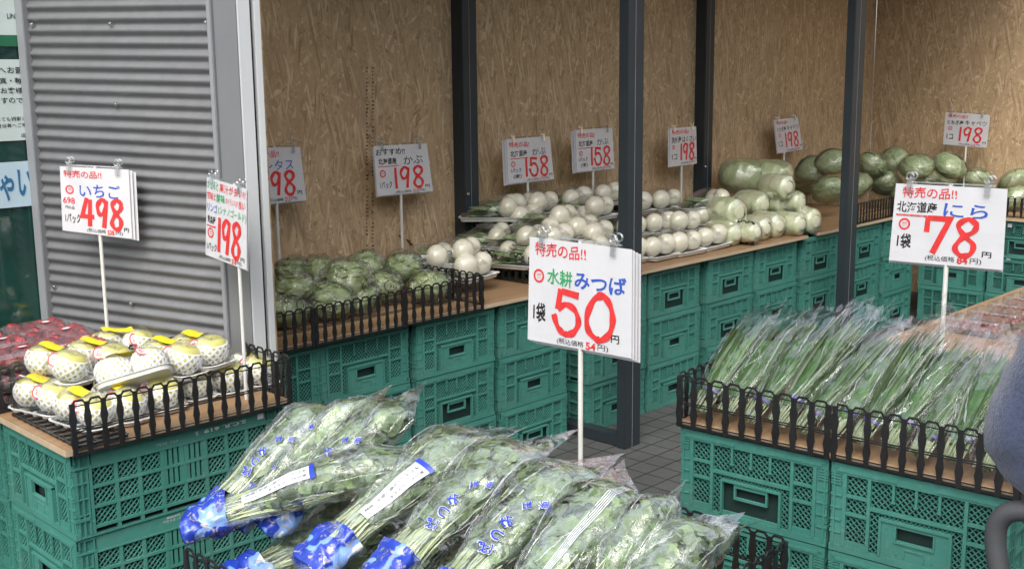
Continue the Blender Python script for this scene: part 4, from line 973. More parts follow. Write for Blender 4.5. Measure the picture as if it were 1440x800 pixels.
# round cabbages
def make_cabbage(seed, R=.092):
    t = thing('round_cabbage', (0, 0, 0), 'round cabbage', 'cabbage')
    leafy(R*.96, seed, .05, 3, .82).build('head', 'cabbage_leaf', t, True, angle=60); loose_leaves(R*.93, seed, 6, .045, .82, .95).build('outer_leaves', 'cabbage_outer', t, True, angle=80)
    shell(R*1.03, seed+1, .84, .09).build('plastic_wrap', 'wrap_film', t, True, angle=70); return t
CBS = [Stamp(make_cabbage(s)) for s in (4, 23)]
for i, (px, py, dz, k, lab) in enumerate((
    (1142, 238, .25, 0, 'round green cabbage on the heap next to the big napa cabbages'), (1137, 258, .14, 1, 'round green cabbage low behind the napa pile'), (1165, 268, .16, 1, 'round green cabbage just left of the right free post'), (1170, 228, .30, 0, 'round green cabbage highest on the heap, half behind the right free post'),
    (1226, 233, .25, 1, 'pale green cabbage on top just right of the right free post'), (1254, 226, .27, 0, 'round green cabbage at the back of the heap against the side wall'), (1289, 235, .25, 1, 'largest dark green cabbage on the heap above the 78 yen sign'),
    (1336, 234, .25, 0, 'small bright cabbage at the right end of the upper row'), (1244, 258, .13, 0, 'shiny green cabbage behind the corner fence, lower row'), (1205, 262, .13, 1, 'round green cabbage half hidden by the right free post, lower row'), (1300, 256, .12, 1, 'dark green cabbage behind the clips of the 78 yen sign, left'),
    (1330, 254, .12, 0, 'dark green cabbage behind the clips of the 78 yen sign, middle'), (1372, 255, .13, 1, 'long dark cabbage under the pole of the far right sign'), (1427, 256, .13, 0, 'light green cabbage at the right edge, upper one'), (1424, 280, .07, 1, 'light green cabbage at the right edge, right behind the fence'), (1275, 275, .08, 0, 'round green cabbage in the inner corner, hidden behind the 78 yen sign'), (1360, 285, .08, 0, 'round green cabbage on the right counter, hidden behind the 78 yen sign'))):
    CBS[k].put(onz(px, py, BT+dz), (rt.uniform(-.6, .6), rt.uniform(-.6, .6), rt.uniform(0, 6)), lab, 'round cabbages in the corner', (1.14*rt.uniform(.9, 1.06), 1.14*rt.uniform(.9, 1.06), .94))
# apple packs
def apple_mb(R):
    prof = []
    for i in range(19):
        a = PI*i/18; r = R*math.sin(a)**.92*(1.02-.04*math.cos(a)) if 0 < i < 18 else 0.0005
        z = -math.cos(a)*R*.92
        if a > PI*.75: z -= R*.30*((a-PI*.75)/(PI*.25))**2
        if a < PI*.12: z += R*.06
        prof.append((r, z))
    return MB().lathe(prof, 26)
def net_mb(R, z0=-.85, z1=.38, n=15):
    mb = MB()
    for s_ in (-1, 1):
        for k in range(n):
            pts = []
            for i in range(15):
                z = z0+(z1-z0)*i/14; r = math.sqrt(max(.02, 1-z*z*.98)); th = 2*PI*k/n + s_*(i/14)*1.15
                rr_ = R*1.03*(1+.0025*s_); pts.append((rr_*r*math.cos(th), rr_*r*math.sin(th), rr_*z*.93))
            mb.tube(pts, .0036, 4, False, .6)
    for z in (z1,):
        r = math.sqrt(1-z*z*.98); mb.tube([(R*1.035*r*math.cos(t), R*1.035*r*math.sin(t), R*1.03*z*.93) for t in [2*PI*i/40 for i in range(41)]], .0022, 4, False)
    return mb
AR = .0455
def make_apple_pack(seed):
    rg = random.Random(seed); t = thing('apple_pack', (0, 0, 0), 'apple pack', 'fruit pack')
    tray_mb(.050, .098, .011, .03, .005).build('tray', 'tray_white', t, True)
    for j, y in enumerate((-.047, .047)):
        m = Matrix.Translation((rg.uniform(-.003, .003), y, .008+AR*.93)) @ Matrix.Rotation(rg.uniform(-.35, .35), 4, 'X') @ Matrix.Rotation(rg.uniform(-.3, .3), 4, 'Y')
        a = mbx(apple_mb(AR), lambda v: m @ v).build('apple', 'apple_skin', t, True, angle=80)
        mbx(net_mb(AR, z1=rg.uniform(.42, .60)), lambda v: m @ v).build('foam_net', 'net_white', a, True, angle=80)
        st = m @ Vector((0, 0, AR*.55)); mbx(MB().tube([(0, 0, AR*.5), (.002, .001, AR*.78)], .0013, 5), lambda v: m @ v).build('stalk', 'root_fibre', a)
    zt = .008+AR*1.93
    rows = []
    for j in range(21):
        y = -.107+.214*j/20; e = max(0., 1-abs(y/.107)**5)**.5
        top = .008+AR*.93+AR*1.03*max(.55, math.sqrt(max(0, 1-(min(abs(y-.047), abs(y+.047), .999*AR)/AR)**2)))
        row = []
        for k in range(17):
            a = PI*k/16; ca = math.cos(a); row.append(((.055*e+.0005)*math.copysign(abs(ca)**.8, ca), y, .012+(top-.010)*math.sin(a)**.75*max(e, .15)+.0015*nz3((k*.4, j*.4, seed), 1)))
        rows.append(row)
    MB().grid(rows).build('plastic_wrap', 'wrap_film', t, True, angle=70)
    # yellow discount label draped over the top, small round red and white sticker
    lab = []
    for j in range(9):
        y = -.038+.084*j/8; yy = y+.010; zz = .0035+.008+AR*.93+AR*1.03*max(.84, math.sqrt(max(0, 1-(min(abs(yy-.047), abs(yy+.047), .999*AR)/AR)**2)))
        lab.append([(x*.021+.004, y+.010+.006*x, zz - .0042*x*x - .001*math.sin(j)) for x in (-1, -.5, 0, .5, 1)])
    lb = MB().grid(lab).build('yellow_label', 'yellow_label', t, True)
    def LP(u, v):
        f = 1+v*6; i = min(7, int(f)); r0, r1 = lab[i], lab[min(8, i+1)]; x = -.8+1.6*u; t_ = f-i
        c_ = Vector(r0[2]).lerp(Vector(r1[2]), t_); return c_ + Vector((x*.022, 0, .0007-.006*x*x))
    vs, fs, ar = text2d('シナノゴールド', .0); MB().add([LP(.62+.22*v, .12+.76*u) for u, v in vs], fs).build('label_print', 'label_ink', lb)
    vs, fs, ar = text2d('りんご', .0); MB().add([LP(.22+.2*v, .2+.45*u) for u, v in vs], fs).build('label_print', 'label_ink', lb)
    c = Vector((-.041, -.034, .070)); n = Vector((-.75, -.45, .55)).normalized(); u = n.cross(Vector((0, 0, 1))).normalized(); v_ = n.cross(u)
    mb = MB(); ring = [c+n*.0006+(u*math.cos(2*PI*i/22)*.0150+v_*math.sin(2*PI*i/22)*.019) for i in range(22)]; mb.add(ring+[c+n*.0015], [(i, (i+1) % 22, 22) for i in range(22)])
    sk = mb.build('round_sticker', 'sticker_white', t)
    mb = MB(); o1 = [c+n*.0018+(u*math.cos(2*PI*i/22)*.0153+v_*math.sin(2*PI*i/22)*.0193) for i in range(22)]; o2 = [c+n*.002+(u*math.cos(2*PI*i/22)*.0120+v_*math.sin(2*PI*i/22)*.0155) for i in range(22)]
    mb.grid([o1, o2], True)
    for k in (-1, 0, 1): mb.quad(*[c+n*.0022+u*a+v_*(b+k*.0055) for a, b in ((-.006, -.0012), (.006, -.0012), (.006, .0012), (-.006, .0012))])
    mb.build('sticker_print', 'ink_red', sk)
    return t
APS = [Stamp(make_apple_pack(s)) for s in (1, 6)]
def apack(px, py, dz, k, rz, lab, rx=0., ry=0.):
    p = onz(px, py, BT+dz); p.z = BT+(.001 if dz < .08 else dz-.052)
    g_ = rt.uniform(.94, 1.05); APS[k].put(p, (rx+rt.uniform(-.06, .06) if dz > .08 else 0, ry+(rt.uniform(-.08, .08) if dz > .08 else 0), LR+rz), lab, 'packs of yellow apples', (g_, rt.uniform(.96, 1.04), rt.uniform(.9, 1.02)))
for a in ((62, 555, .046, 0, .25, 'apple pack at the left edge on the board, under the leftmost upper pack'), (118, 573, .046, 1, .15, 'apple pack at the left end of the long fence, on the board'), (166, 563, .046, 0, .10, 'apple pack on the board, second behind the long fence'),
          (215, 548, .046, 1, .05, 'apple pack on the board, third behind the long fence'), (262, 534, .046, 0, 0, 'apple pack on the board, fourth behind the long fence'), (308, 525, .046, 1, -.05, 'apple pack on the board, fifth behind the long fence'), (354, 515, .046, 0, -.1, 'apple pack on the board at the right end of the fence'),
          (78, 508, .125, 0, .35, 'apple pack on the upper layer, leftmost, with a big yellow label'), (137, 497, .120, 1, .45, 'apple pack on the upper layer, second from the left'), (240, 500, .125, 0, .30, 'apple pack on the upper layer, right of the tipped pack'), (281, 487, .135, 1, .20, 'apple pack highest at the right of the upper layer'), (172, 482, .115, 0, 1.1, 'apple pack at the back of the upper layer, near the 498 sign pole'),
          (40, 520, .046, 1, .3, 'apple pack at the back left on the board'), (205, 500, .05, 0, .2, 'apple pack on the board hidden in the middle')): apack(*a)
APS[1].put(onz(190, 517, BT+.125)-Vector((0, 0, .04)), (-.25, .55, LR+1.0), 'apple pack tipped on its side in the middle of the upper layer', 'packs of yellow apples')
# strawberry packs
def make_berry(seed):
    rg = random.Random(seed); t = thing('strawberry_pack', (0, 0, 0), 'strawberry pack', 'fruit pack')
    tray_mb(.085, .06, .03, .012).build('clear_tray', 'clear_lid', t, True)
    for i in range(4):
        for j in range(3):
            R = rg.uniform(.019, .023); m = Matrix.Translation(((i-1.5)*.038+rg.uniform(-.003, .003), (j-1)*.036, .024+rg.uniform(0, .006))) @ Matrix.Rotation(rg.uniform(-1, 1), 4, 'X') @ Matrix.Rotation(rg.uniform(-1, 1), 4, 'Y')
            prof = [(.0005, -R*1.25), (R*.45, -R), (R*.8, -R*.4), (R, R*.2), (R*.85, R*.65), (R*.3, R*.85), (.0005, R*.82)]
            mbx(MB().lathe(prof, 12), lambda v: m @ v).build('strawberry', 'strawberry', t, True)
    rows = [[((.089)*math.cos(PI*k/12), -.064+.128*j/10, .031+.018*math.sin(PI*k/12)**.4*math.sin(PI*(j+.3)/10.6)**.4+.004*nz3((k*.5, j*.6, seed), 1)) for k in range(13)] for j in range(11)]
    MB().grid(rows).build('plastic_wrap', 'berry_film', t, True, angle=70)
    mb = MB(); N = 20
    for r0, r1, z, mt, nm in ((0, .015, .0525, 'sticker_white', 'sticker'), (.012, .016, .0532, 'ink_red', 'sticker_ring')):
        q = MB().grid([[(r*math.cos(2*PI*i/N)+.02, r*.7*math.sin(2*PI*i/N)-.01, z) for i in range(N)] for r in (max(r0, .0003), r1)], True); q.build(nm, mt, t)
    return t
BRS = [Stamp(make_berry(s)) for s in (3, 8)]
k = 0; rb = random.Random(5)
def wallx(y): return WA.x + (y-WA.y)*(WB.x-WA.x)/(WB.y-WA.y)
for j in range(3):
    for i in range(5):
        for lay in range(3):
            p = lp(-.29+i*.18, .475+j*.135, BT+.002+lay*.050)
            if p.x+.10 > wallx(p.y+.05): continue
            k += 1
            BRS[k % 2].put(p + Vector((rb.uniform(-.008, .008), rb.uniform(-.008, .008), 0)), (rb.uniform(-.08, .08), rb.uniform(-.08, .08), LR+rb.uniform(-.1, .1)), 'red strawberry pack, %s from the left in the %s row, %s layer' % (ORD[i], ('front', 'middle', 'back')[j], ('lower', 'upper', 'topmost')[lay]), 'strawberry packs')
# small tomato packs
def make_tom(seed):
    rg = random.Random(seed); t = thing('tomato_pack', (0, 0, 0), 'tomato pack', 'vegetable pack')
    tray_mb(.085, .055, .025, .012).build('clear_tray', 'clear_lid', t, True)
    for i in range(5):
        for j in range(3):
            R = rg.uniform(.0145, .0165); mbx(MB().lathe([(.0004, -R), (R*.7, -R*.72), (R, 0), (R*.72, R*.7), (.0004, R*.93)], 12), lambda v: v+Vector(((i-2)*.032+rg.uniform(-.001, .001), (j-1)*.033, .019))).build('tomato', 'tomato', t, True)
    rows = [[(x*(1-.06*q), y*(1-.08*q), z) for x, y in rrect(.088, .058, .012)] for q, z in ((0, .026), (.15, .046), (1, .052), (1.6, .0525))]
    m = MB().grid(rows, True); n = len(rows[0]); m.f.append(tuple(range(3*n, 4*n))); m.build('clear_lid', 'clear_lid', t, True, angle=30)
    return t
TMS = Stamp(make_tom(2))
for j in range(4):
    for i in range(5):
        x, y = 3.78+i*.16, 1.47-j*.205
        TMS.put((x+rb.uniform(-.006, .006), y+rb.uniform(-.006, .006), BT+.001), (0, 0, PI/2+rb.uniform(-.06, .06)), 'small tomato pack, %s from the left in the %s row' % (ORD[i], ORD[j]), 'packs of small tomatoes')

# ------------------------------------------------------------------ bagged leafy herbs and chives
def spline3(pts, n):
    P = [Vector(p) for p in pts]; P = [P[0]*2-P[1]]+P+[P[-1]*2-P[-2]]; m = len(P)-3; out = []
    for i in range(n+1):
        f = min(i/n*m, m-1e-6); j = int(f); t = f-j; a, b, c, d = P[j:j+4]
        out.append(.5*((2*b)+(c-a)*t+(2*a-5*b+4*c-d)*t*t+(3*b-a-3*c+d)*t**3))
    return out
class Bag:
    def __init__(s, pts, wfn, hfn, twist=0., seed=0):
        s.c = spline3(pts, 60); s.w = wfn; s.h = hfn; s.L = sum((s.c[i+1]-s.c[i]).length for i in range(60)); s.seed = seed; s.tw = twist; s.fr = []
        for i in range(61):
            d = (s.c[min(60, i+1)]-s.c[max(0, i-1)]).normalized(); sd = d.cross(Vector((0, 0, 1))).normalized(); n = sd.cross(d)
            a = twist*(i/60) if not callable(twist) else twist(i/60)
            s.fr.append((d, sd*math.cos(a)+n*math.sin(a), n*math.cos(a)-sd*math.sin(a)))
    def at(s, u, x, y):
        f = min(max(u, 0), 1)*60; i = min(59, int(f)); t = f-i
        c = s.c[i].lerp(s.c[i+1], t); d, sd, n = s.fr[min(60, i+(t > .5))]
        if u > 1: c = c + d*(u-1)*.45
        return c + sd*x + n*y
    sk = 0.
    def surf(s, u, a, k=1., amp=0., fq=26):
        if s.sk and u > .72: u = u + s.sk*math.cos(a)*((u-.72)/.28)**2
        ca, sa = math.cos(a), math.sin(a); w_, h_ = s.w(u)*k, s.h(u)*k
        p = s.at(u, w_*math.copysign(abs(ca)**.8, ca), h_*math.copysign(abs(sa)**.85, sa))
        if amp:
            q = s.at(u, w_*ca*.5, h_*sa*.5); d = (p-q); d = d.normalized() if d.length > 1e-6 else d
            v = nz3(p, fq, s.seed) ; r = abs(nz3(p, fq*1.7, s.seed+5))
            p = p + d*amp*(v*.9 + .9*(.35-r))
        return p
    def shell(s, u0, u1, nu, na, k=1., amp=0., fq=26, a0=0., a1=2*PI):
        full = abs(a1-a0-2*PI) < 1e-6
        return MB().grid([[s.surf(u0+(u1-u0)*i/nu, a0+(a1-a0)*j/(na if full else na-1), k, amp, fq) for j in range(na)] for i in range(nu+1)], full)
    def glyph(s, body, u, a, du, da, mat, par, name='print', rot=0., k=1.03, bold=.0, stretch=1.):
        vs, fs, ar = text2d(body, bold); w_ = s.w(u); cr, sr = math.cos(rot), math.sin(rot)
        mb = MB().add([s.surf(u+du*((x-.5)*cr-(y-.5)*sr), a+da*((x-.5)*sr+(y-.5)*cr), k) for x, y in vs], fs); return mb.build(name, mat, par)
    def patch(s, u0, u1, a0, a1, k, nu=6, na=4, amp=0.):
        return MB().grid([[s.surf(u0+(u1-u0)*i/nu, a0+(a1-a0)*j/na, k, amp, 22) for j in range(na+1)] for i in range(nu+1)])
    def folds(s, u0, u1, n, k, rg, a0=-.3, a1=PI+.3, w_=.0016):
        mb = MB()      # narrow folds of doubled film, their whitish colour standing in for highlights
        for i in range(n):
            ua = rg.uniform(u0, u1-.1); ub = min(u1, ua+rg.uniform(.08, .35)); a = rg.uniform(a0, a1); da = rg.uniform(-.5, .5); ww = w_*rg.uniform(.5, 1.6); rows = []
            for j in range(11):
                t = j/10; u = ua+(ub-ua)*t; aa = a+da*t+.02*math.sin(j*1.9+i); d_ = ww*math.sin(PI*t)**.6/max(.02, s.w(u))
                rows.append([s.surf(u, aa-d_, k), s.surf(u, aa, k+.03), s.surf(u, aa+d_, k)])
            mb.grid(rows)
        return mb
def interp(tab):
    def f(u):
        if u <= tab[0][0]: return tab[0][1]
        for (a, p), (b, q) in zip(tab, tab[1:]):
            if u <= b: t = (u-a)/(b-a); t = t*t*(3-2*t); return p+(q-p)*t
        return tab[-1][1]
    return f
def trifoliate(mb, p, d, n, sz, rg):
    d = (d-n*d.dot(n)).normalized(); s_ = d.cross(n)
    for ang, k in ((0, 1.), (1.25, .85), (-1.25, .85)):
        dd = d*math.cos(ang)+s_*math.sin(ang); ss = dd.cross(n); L = sz*k; rows = []
        for i in range(5):
            t = i/4; w_ = L*.52*(0.15, .85, 1., .7, .12)[i]; lift = n*(rg.uniform(-.06, .03)*L + .03*L*math.sin(t*3))
            rows.append([p+dd*(L*t)-ss*w_+lift+n*.02*L, p+dd*(L*t)+lift*.4, p+dd*(L*t)+ss*w_+lift+n*.02*L])
        mb.grid(rows)
HG = 'bagged leafy herbs on the front stand'
def herb_bag(pts, label, seed, W_=.072, prints=True, seal=False, strip=False, base=True, wide=1., twist=0.):
    rg = random.Random(seed)
    wf = interp([(0, .042), (.12, .046), (.26, .042*wide), (.45, W_*.74*wide), (.70, W_*.98*wide), (.90, W_*.92*wide), (1.0, W_*.80*wide)])
    hf = interp([(0, .024), (.12, .030), (.3, .028), (.52, .040), (.76, .046), (.90, .024), (.96, .006), (1.0, .002)])
    B = Bag(pts, wf, hf, twist, seed); B.sk = rg.choice((-1, 1))*rg.uniform(.05, .13); c0 = B.c[0]; t = thing('herb_bag', c0, label, 'herb bag', HG)
    def fin(mb, name, mat, par=t, smooth=True, angle=65): return mbx(mb, lambda v: v-c0).build(name, mat, par, smooth, angle=angle)
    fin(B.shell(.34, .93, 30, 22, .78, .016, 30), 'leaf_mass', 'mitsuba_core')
    lm = MB()
    for i in range(84):
        u = rg.uniform(.36, .92); a = rg.uniform(-.6, PI+.6); k = rg.uniform(.84, 1.0); sz = rg.uniform(.028, .050); th = rg.uniform(-1.2, 1.2) + (PI if rg.random() < .35 else 0); lift = [rg.uniform(-.03, .03) for _ in range(3)]
        for q_, (ang, kk) in enumerate(((0, 1.), (1.25, .85), (-1.25, .85))):
            cu, su = math.cos(th+ang), math.sin(th+ang); L = sz*kk; rows = []
            for j in range(6):
                tt = j/5; w_ = L*.54*(.12, .75, 1., .92, .6, .1)[j]; row = []
                for sd in (-1, 0, 1):
                    x, y = cu*L*tt - su*w_*sd, su*L*tt + cu*w_*sd
                    row.append(B.surf(min(.97, u+x/B.L), a+y/max(.03, wf(u)), k+lift[q_]*abs(sd)+.02*math.sin(j*1.7+q_)*sd - .015*(sd == 0)))
                rows.append(row)
            lm.grid(rows)
    fin(lm, 'leaves', 'mitsuba_leaf', angle=70)
    sm = MB()
    for i in range(80):
        a, r = rg.uniform(0, 2*PI), rg.uniform(.3, .92)**.6; ue = rg.uniform(.48, .9); a2 = a+rg.uniform(-.9, .9); pp = []
        for j in range(9):
            u = .06+(ue-.06)*j/8; aa = a+(a2-a)*j/8+.15*math.sin(j*1.1+i); pp.append(B.surf(u, aa, r*(1 if j < 6 else .96)))
        sm.tube(pp, rg.uniform(.0013, .0021), 4, False)
    fin(sm, 'stems', 'mitsuba_stem')
    if base: fin(B.shell(-.03, .10, 8, 18, .80, .014, 60), 'roots', 'root_fibre')
    fd = mbx(B.folds(.25, .99, 14, 1.13, rg, w_=.0012), lambda v: v-c0)
    fl_ = mbx(B.shell(.15, 1.0, 46, 34, 1.10, .0065, 24), lambda v: v-c0).build('plastic_bag', 'bag_film', t, True, angle=80, extra=(fd, 'fold_glint'))
    e = B.shell(.985, 1.045, 3, 24, 1.02, .004, 40); fin(e, 'bag_top_edge', 'bag_film', fl_)
    if base:
        nb = 22; cl = [.15, .7, 1.05, .9, .85, .95, 1.02] + [1.10]*20
        fin(MB().grid([[B.surf(-.085+.29*i/nb, 2*PI*j/44, cl[i], .018, 24) for j in range(44)] for i in range(nb+1)], True), 'blue_base', 'base_film', angle=80)
    if prints:
        ac = .92+rg.uniform(-.15, .15)
        for body, u, a, du, da, r in (('東', .60, ac-.20, .034, .26, .7), ('庄', .565, ac+.16, .034, .26, .7), ('み', .47, ac+.30, .048, .42, 1.9), ('つ', .405, ac+.26, .044, .42, 1.9), ('ば', .34, ac+.30, .048, .50, 1.9)):
            big = body in 'みつば'
            for mt, k, bo in (('print_white', 1.19, .05), ('print_blue', 1.22, .018)):
                o = B.glyph(body, u, a, du*(1.12 if mt == 'print_white' else 1), da*(1.12 if mt == 'print_white' else 1), mt, fl_, 'bag_print', r, k, bo); o.data.transform(Matrix.Translation(-c0))
    if strip:
        fin(B.patch(.28, .58, .62, 1.30, 1.16), 'paper_label', 'print_white', fl_); fin(B.patch(.575, .595, .58, 1.34, 1.175), 'label_edge', 'print_blue', fl_)
        for k, body in enumerate(('おひたし・あえもの・汁の実', '鍋物・お吸い物などにどうぞ')):
            o = B.glyph(body, .43, .82+k*.27, .27, .15, 'ink_black', fl_, 'label_print', 0, 1.19); o.data.transform(Matrix.Translation(-c0))
    if seal:
        for k in range(5): fin(B.patch(.30, .985, 1.02+k*.055, 1.045+k*.055, 1.14), 'seam', 'print_white', fl_)
    return t
def hpts(root, top, zr, L=.46, xt=None, bow=.02):
    a = onz(*root, zr); b = onx(*top, xt if xt else a.x+.40)
    m = a.lerp(b, .5)+Vector((0, 0, bow)); return [a, a.lerp(m, .5)+Vector((0, 0, bow*.2)), m, m.lerp(b, .55)+Vector((0, 0, bow*.5)), b]
HB = [((285, 742), (472, 572), .565, 1.62, dict(prints=True), 'leafy herb bag furthest left at the back, flat topped, leaning on the heap'),
      ((330, 735), (527, 566), .565, 1.66, dict(prints=True, W_=.045, twist=.9), 'narrow twisted herb bag with a pointed top, second from the left'),
      ((370, 745), (578, 566), .575, 1.68, dict(prints=True, W_=.075), 'leafy herb bag with a torn corner top, third from the left'),
      ((430, 800), (684, 606), .58, 1.74, dict(prints=False, strip=True, W_=.080), 'big herb bag with a white paper label along its stems, in the middle'),
      ((520, 835), (745, 622), .57, 1.74, dict(prints=True, W_=.075), 'leafy herb bag with large blue print curving down, right of the paper label bag'),
      ((600, 880), (812, 652), .57, 1.74, dict(prints=True, W_=.078), 'rounded leafy herb bag under the pole of the 50 yen sign'),
      ((690, 905), (880, 682), .57, 1.72, dict(prints=False, seal=True, W_=.078), 'herb bag showing its back seam, right of the white pole'),
      ((790, 905), (945, 702), .56, 1.72, dict(prints=False, strip=False, W_=.050, twist=.5), 'slim crumpled herb bag with a pointed corner, right of the seam bag'),
      ((850, 940), (985, 735), .55, 1.72, dict(prints=False, W_=.070), 'herb bag at the right end of the row, leaning against the last one')]
for i, (ro, to, zr, xt, kw, lab) in enumerate(HB): herb_bag(hpts(ro, to, zr, xt=xt), lab, 40+i*7, **kw)
# the one lying across the front at the left, and one sideways at the right end
a = onz(262, 742, .60); b = onx(610, 642, 1.60); herb_bag([a, a.lerp(b, .3)+Vector((0, 0, .012)), a.lerp(b, .62)+Vector((0, 0, .02)), b], 'herb bag lying across the front with a bright blue base and a paper strip', 111, prints=False, strip=True, W_=.066)
a = onz(800, 850, .56); b = onz(1026, 748, .60); herb_bag([a, a.lerp(b, .4)+Vector((0, 0, .02)), a.lerp(b, .75)+Vector((0, 0, .01)), b], 'herb bag lying sideways at the right end, tip over the fence', 131, prints=False, W_=.060, twist=.6)
# lower layer of bags that fills the stand
for i, (y, x0, lab) in enumerate(((2.00, 1.22, 'herb bag in the lower layer at the back left, root end showing'), (1.87, 1.21, 'herb bag in the lower layer, second root end from the left'), (1.73, 1.21, 'herb bag in the lower layer, third root end from the left'), (1.58, 1.22, 'herb bag in the lower layer, hidden under the paper label bag'), (1.44, 1.22, 'herb bag in the lower layer, hidden under the middle of the row'), (1.31, 1.25, 'herb bag in the lower layer, hidden under the right end of the row'))):
    herb_bag([(x0, y, MT+.045), (x0+.14, y, MT+.055), (x0+.28, y+.01, MT+.08), (x0+.42, y+.02, MT+.13)], lab, 200+i, prints=False)
    herb_bag([(x0+.20, y+.01, MT+.035), (x0+.30, y, MT+.045), (x0+.42, y+.01, MT+.05), (x0+.54, y, MT+.05)], 'herb bag low at the back of the stand, number %s' % ('one', 'two', 'three', 'four', 'five', 'six')[i], 300+i, prints=False, base=False)
CG = 'bags of green chives on the right stand'
def chive_bag(pts, label, seed, W_=.05, n=80):
    rg = random.Random(seed)
    wf = interp([(0, .026), (.14, .030), (.5, W_*.9), (.85, W_), (1.0, W_*.9)]); hf = interp([(0, .018), (.15, .020), (.6, .022), (.85, .014), (1, .003)])
    B = Bag(pts, wf, hf, rg.uniform(-.25, .25), seed); c0 = B.c[0]; t = thing('chive_bag', c0, label, 'chive bag', CG)
    def fin(mb, name, mat, par=t, smooth=True, angle=65): return mbx(mb, lambda v: v-c0).build(name, mat, par, smooth, angle=angle)
    lv = MB(); st = MB()
    for i in range(n):
        a, r = rg.uniform(0, 2*PI), rg.uniform(.1, .9)**.6; ue = rg.uniform(.58, .84); a2 = a+rg.uniform(-.5, .5); rows = []; w_ = rg.uniform(.0032, .0056); pv = None
        for j in range(10):
            u = .12+(ue-.12)*j/9; p = B.surf(u, a+(a2-a)*j/9, r*(.75+.30*j/9)); d, sd, nn = B.fr[min(60, int(u*60))]
            ww = w_*(.7+.3*min(1, j/3))*(1 if j < 7 else (9.4-j)/2.4); rl = .5*math.sin(i+j*.3); ax = sd*math.cos(rl)+nn*math.sin(rl)
            rows.append([p-ax*ww, p+nn*ww*.35, p+ax*ww])
        lv.grid(rows)
        if i % 2 == 0: st.tube([B.surf(u, a, r*.9) for u in (.0, .07, .16)], .0020, 5, False)
    fin(lv, 'leaves', 'nira_leaf', angle=75); fin(st, 'pale_stems', 'nira_stem'); fin(B.shell(.15, .62, 14, 14, .62, .008, 40), 'leaf_mass', 'nira_core')
    tu = rg.uniform(.12, .22); fin(B.patch(tu, tu+.022, .2, rg.uniform(.9, 2.0), 1.0, 2, 8, .002), 'purple_tape', 'purple_tape')
    fd = mbx(B.folds(.15, 1.0, 12, 1.12, rg, w_=.0012), lambda v: v-c0)
    f = mbx(B.shell(-.03, 1.0, 44, 26, 1.10, .006, 26), lambda v: v-c0).build('plastic_bag', 'nira_film', t, True, angle=80, extra=(fd, 'fold_glint'))
    tip = MB(); na = 26                    # uneven open end of the bag
    tip.grid([[B.surf(.99+.001*i + (i/3)*(.03+.22*max(0, nz3((j*.55, seed*3.1, 0), 1))), 2*PI*j/na, 1.08+.05*i*nz3((j*.5, seed, i), 1), .004) for j in range(na)] for i in range(4)], True)
    fin(tip, 'bag_open_end', 'nira_film', f, angle=80)
    return t
NB_ = [(.045, 1075, 442), (.115, 1120, 446), (.185, 1165, 440), (.255, 1218, 436), (.325, 1245, 456), (.395, 1285, 466), (.465, 1330, 448), (.535, 1360, 466), (.605, 1395, 474), (.675, 1425, 484), (.745, 1455, 490), (.80, 1485, 500)]
for i, (yl, px, py) in enumerate(NB_):
    a = np_(.025+.012*(i % 2), -yl, BT+.028); b = onx(px, py-4, 2.66+.03*((i*7) % 3)); m = a.lerp(b, .5)
    chive_bag([a, a.lerp(b, .22)+Vector((0, 0, .002)), m+Vector((0, 0, .009)), a.lerp(b, .8)+Vector((0, 0, .006)), b], 'clear bag of green chives, %s from the left in the slanting row' % (ORD+['fifteenth'])[i], 500+i, W_=.052+.010*((i*5) % 3)/2, n=64)
for i in range(6):   # lower bags the front ones lean on
    a = np_(.20, -.07-i*.135, BT+.025); b = a+Vector((.30, .0, .115))
    chive_bag([a, a.lerp(b, .3), a.lerp(b, .6)+Vector((0, 0, .01)), b], 'bag of green chives in the hidden back layer, %s from the left' % ORD[i], 600+i, n=40)

# ------------------------------------------------------------------ person at the right edge and the push cart
def skinned(name, joints, edges, mat, parent, loc, sub=2):
    me = bpy.data.meshes.new(name); me.from_pydata([Vector(j[0])-Vector(loc) for j in joints], edges, []); o = bpy.data.objects.new(name, me); COL.objects.link(o)
    sk = o.modifiers.new('skin', 'SKIN'); sk.use_smooth_shade = True
    if not me.skin_vertices: me.skin_vertices.new()
    for v, j in zip(me.skin_vertices[0].data, joints): v.radius = (j[1], j[1] if len(j) < 3 else j[2])
    me.skin_vertices[0].data[0].use_root = True
    sb_ = o.modifiers.new('sub', 'SUBSURF'); sb_.levels = sub; sb_.render_levels = sub
    bpy.context.view_layer.update(); m2 = bpy.data.meshes.new_from_object(o.evaluated_get(bpy.context.evaluated_depsgraph_get())); bpy.data.objects.remove(o); bpy.data.meshes.remove(me)
    m2.name = name; m2.materials.clear(); m2.materials.append(M[mat]); n = bpy.data.objects.new(name, m2); COL.objects.link(n)
    for p in m2.polygons: p.use_smooth = True
    if parent: n.parent = parent
    return n
PX, PY = 1.78, .30
E_ = Vector((1.712, .592, .985)); S_ = Vector((1.80, .47, 1.33)); H_ = Vector((1.72, .42, .915))
pe = thing('person', (PX, PY, 0), 'person in a navy fleece jacket at the right edge, elbow in view', 'person'); pl = (PX, PY, 0)
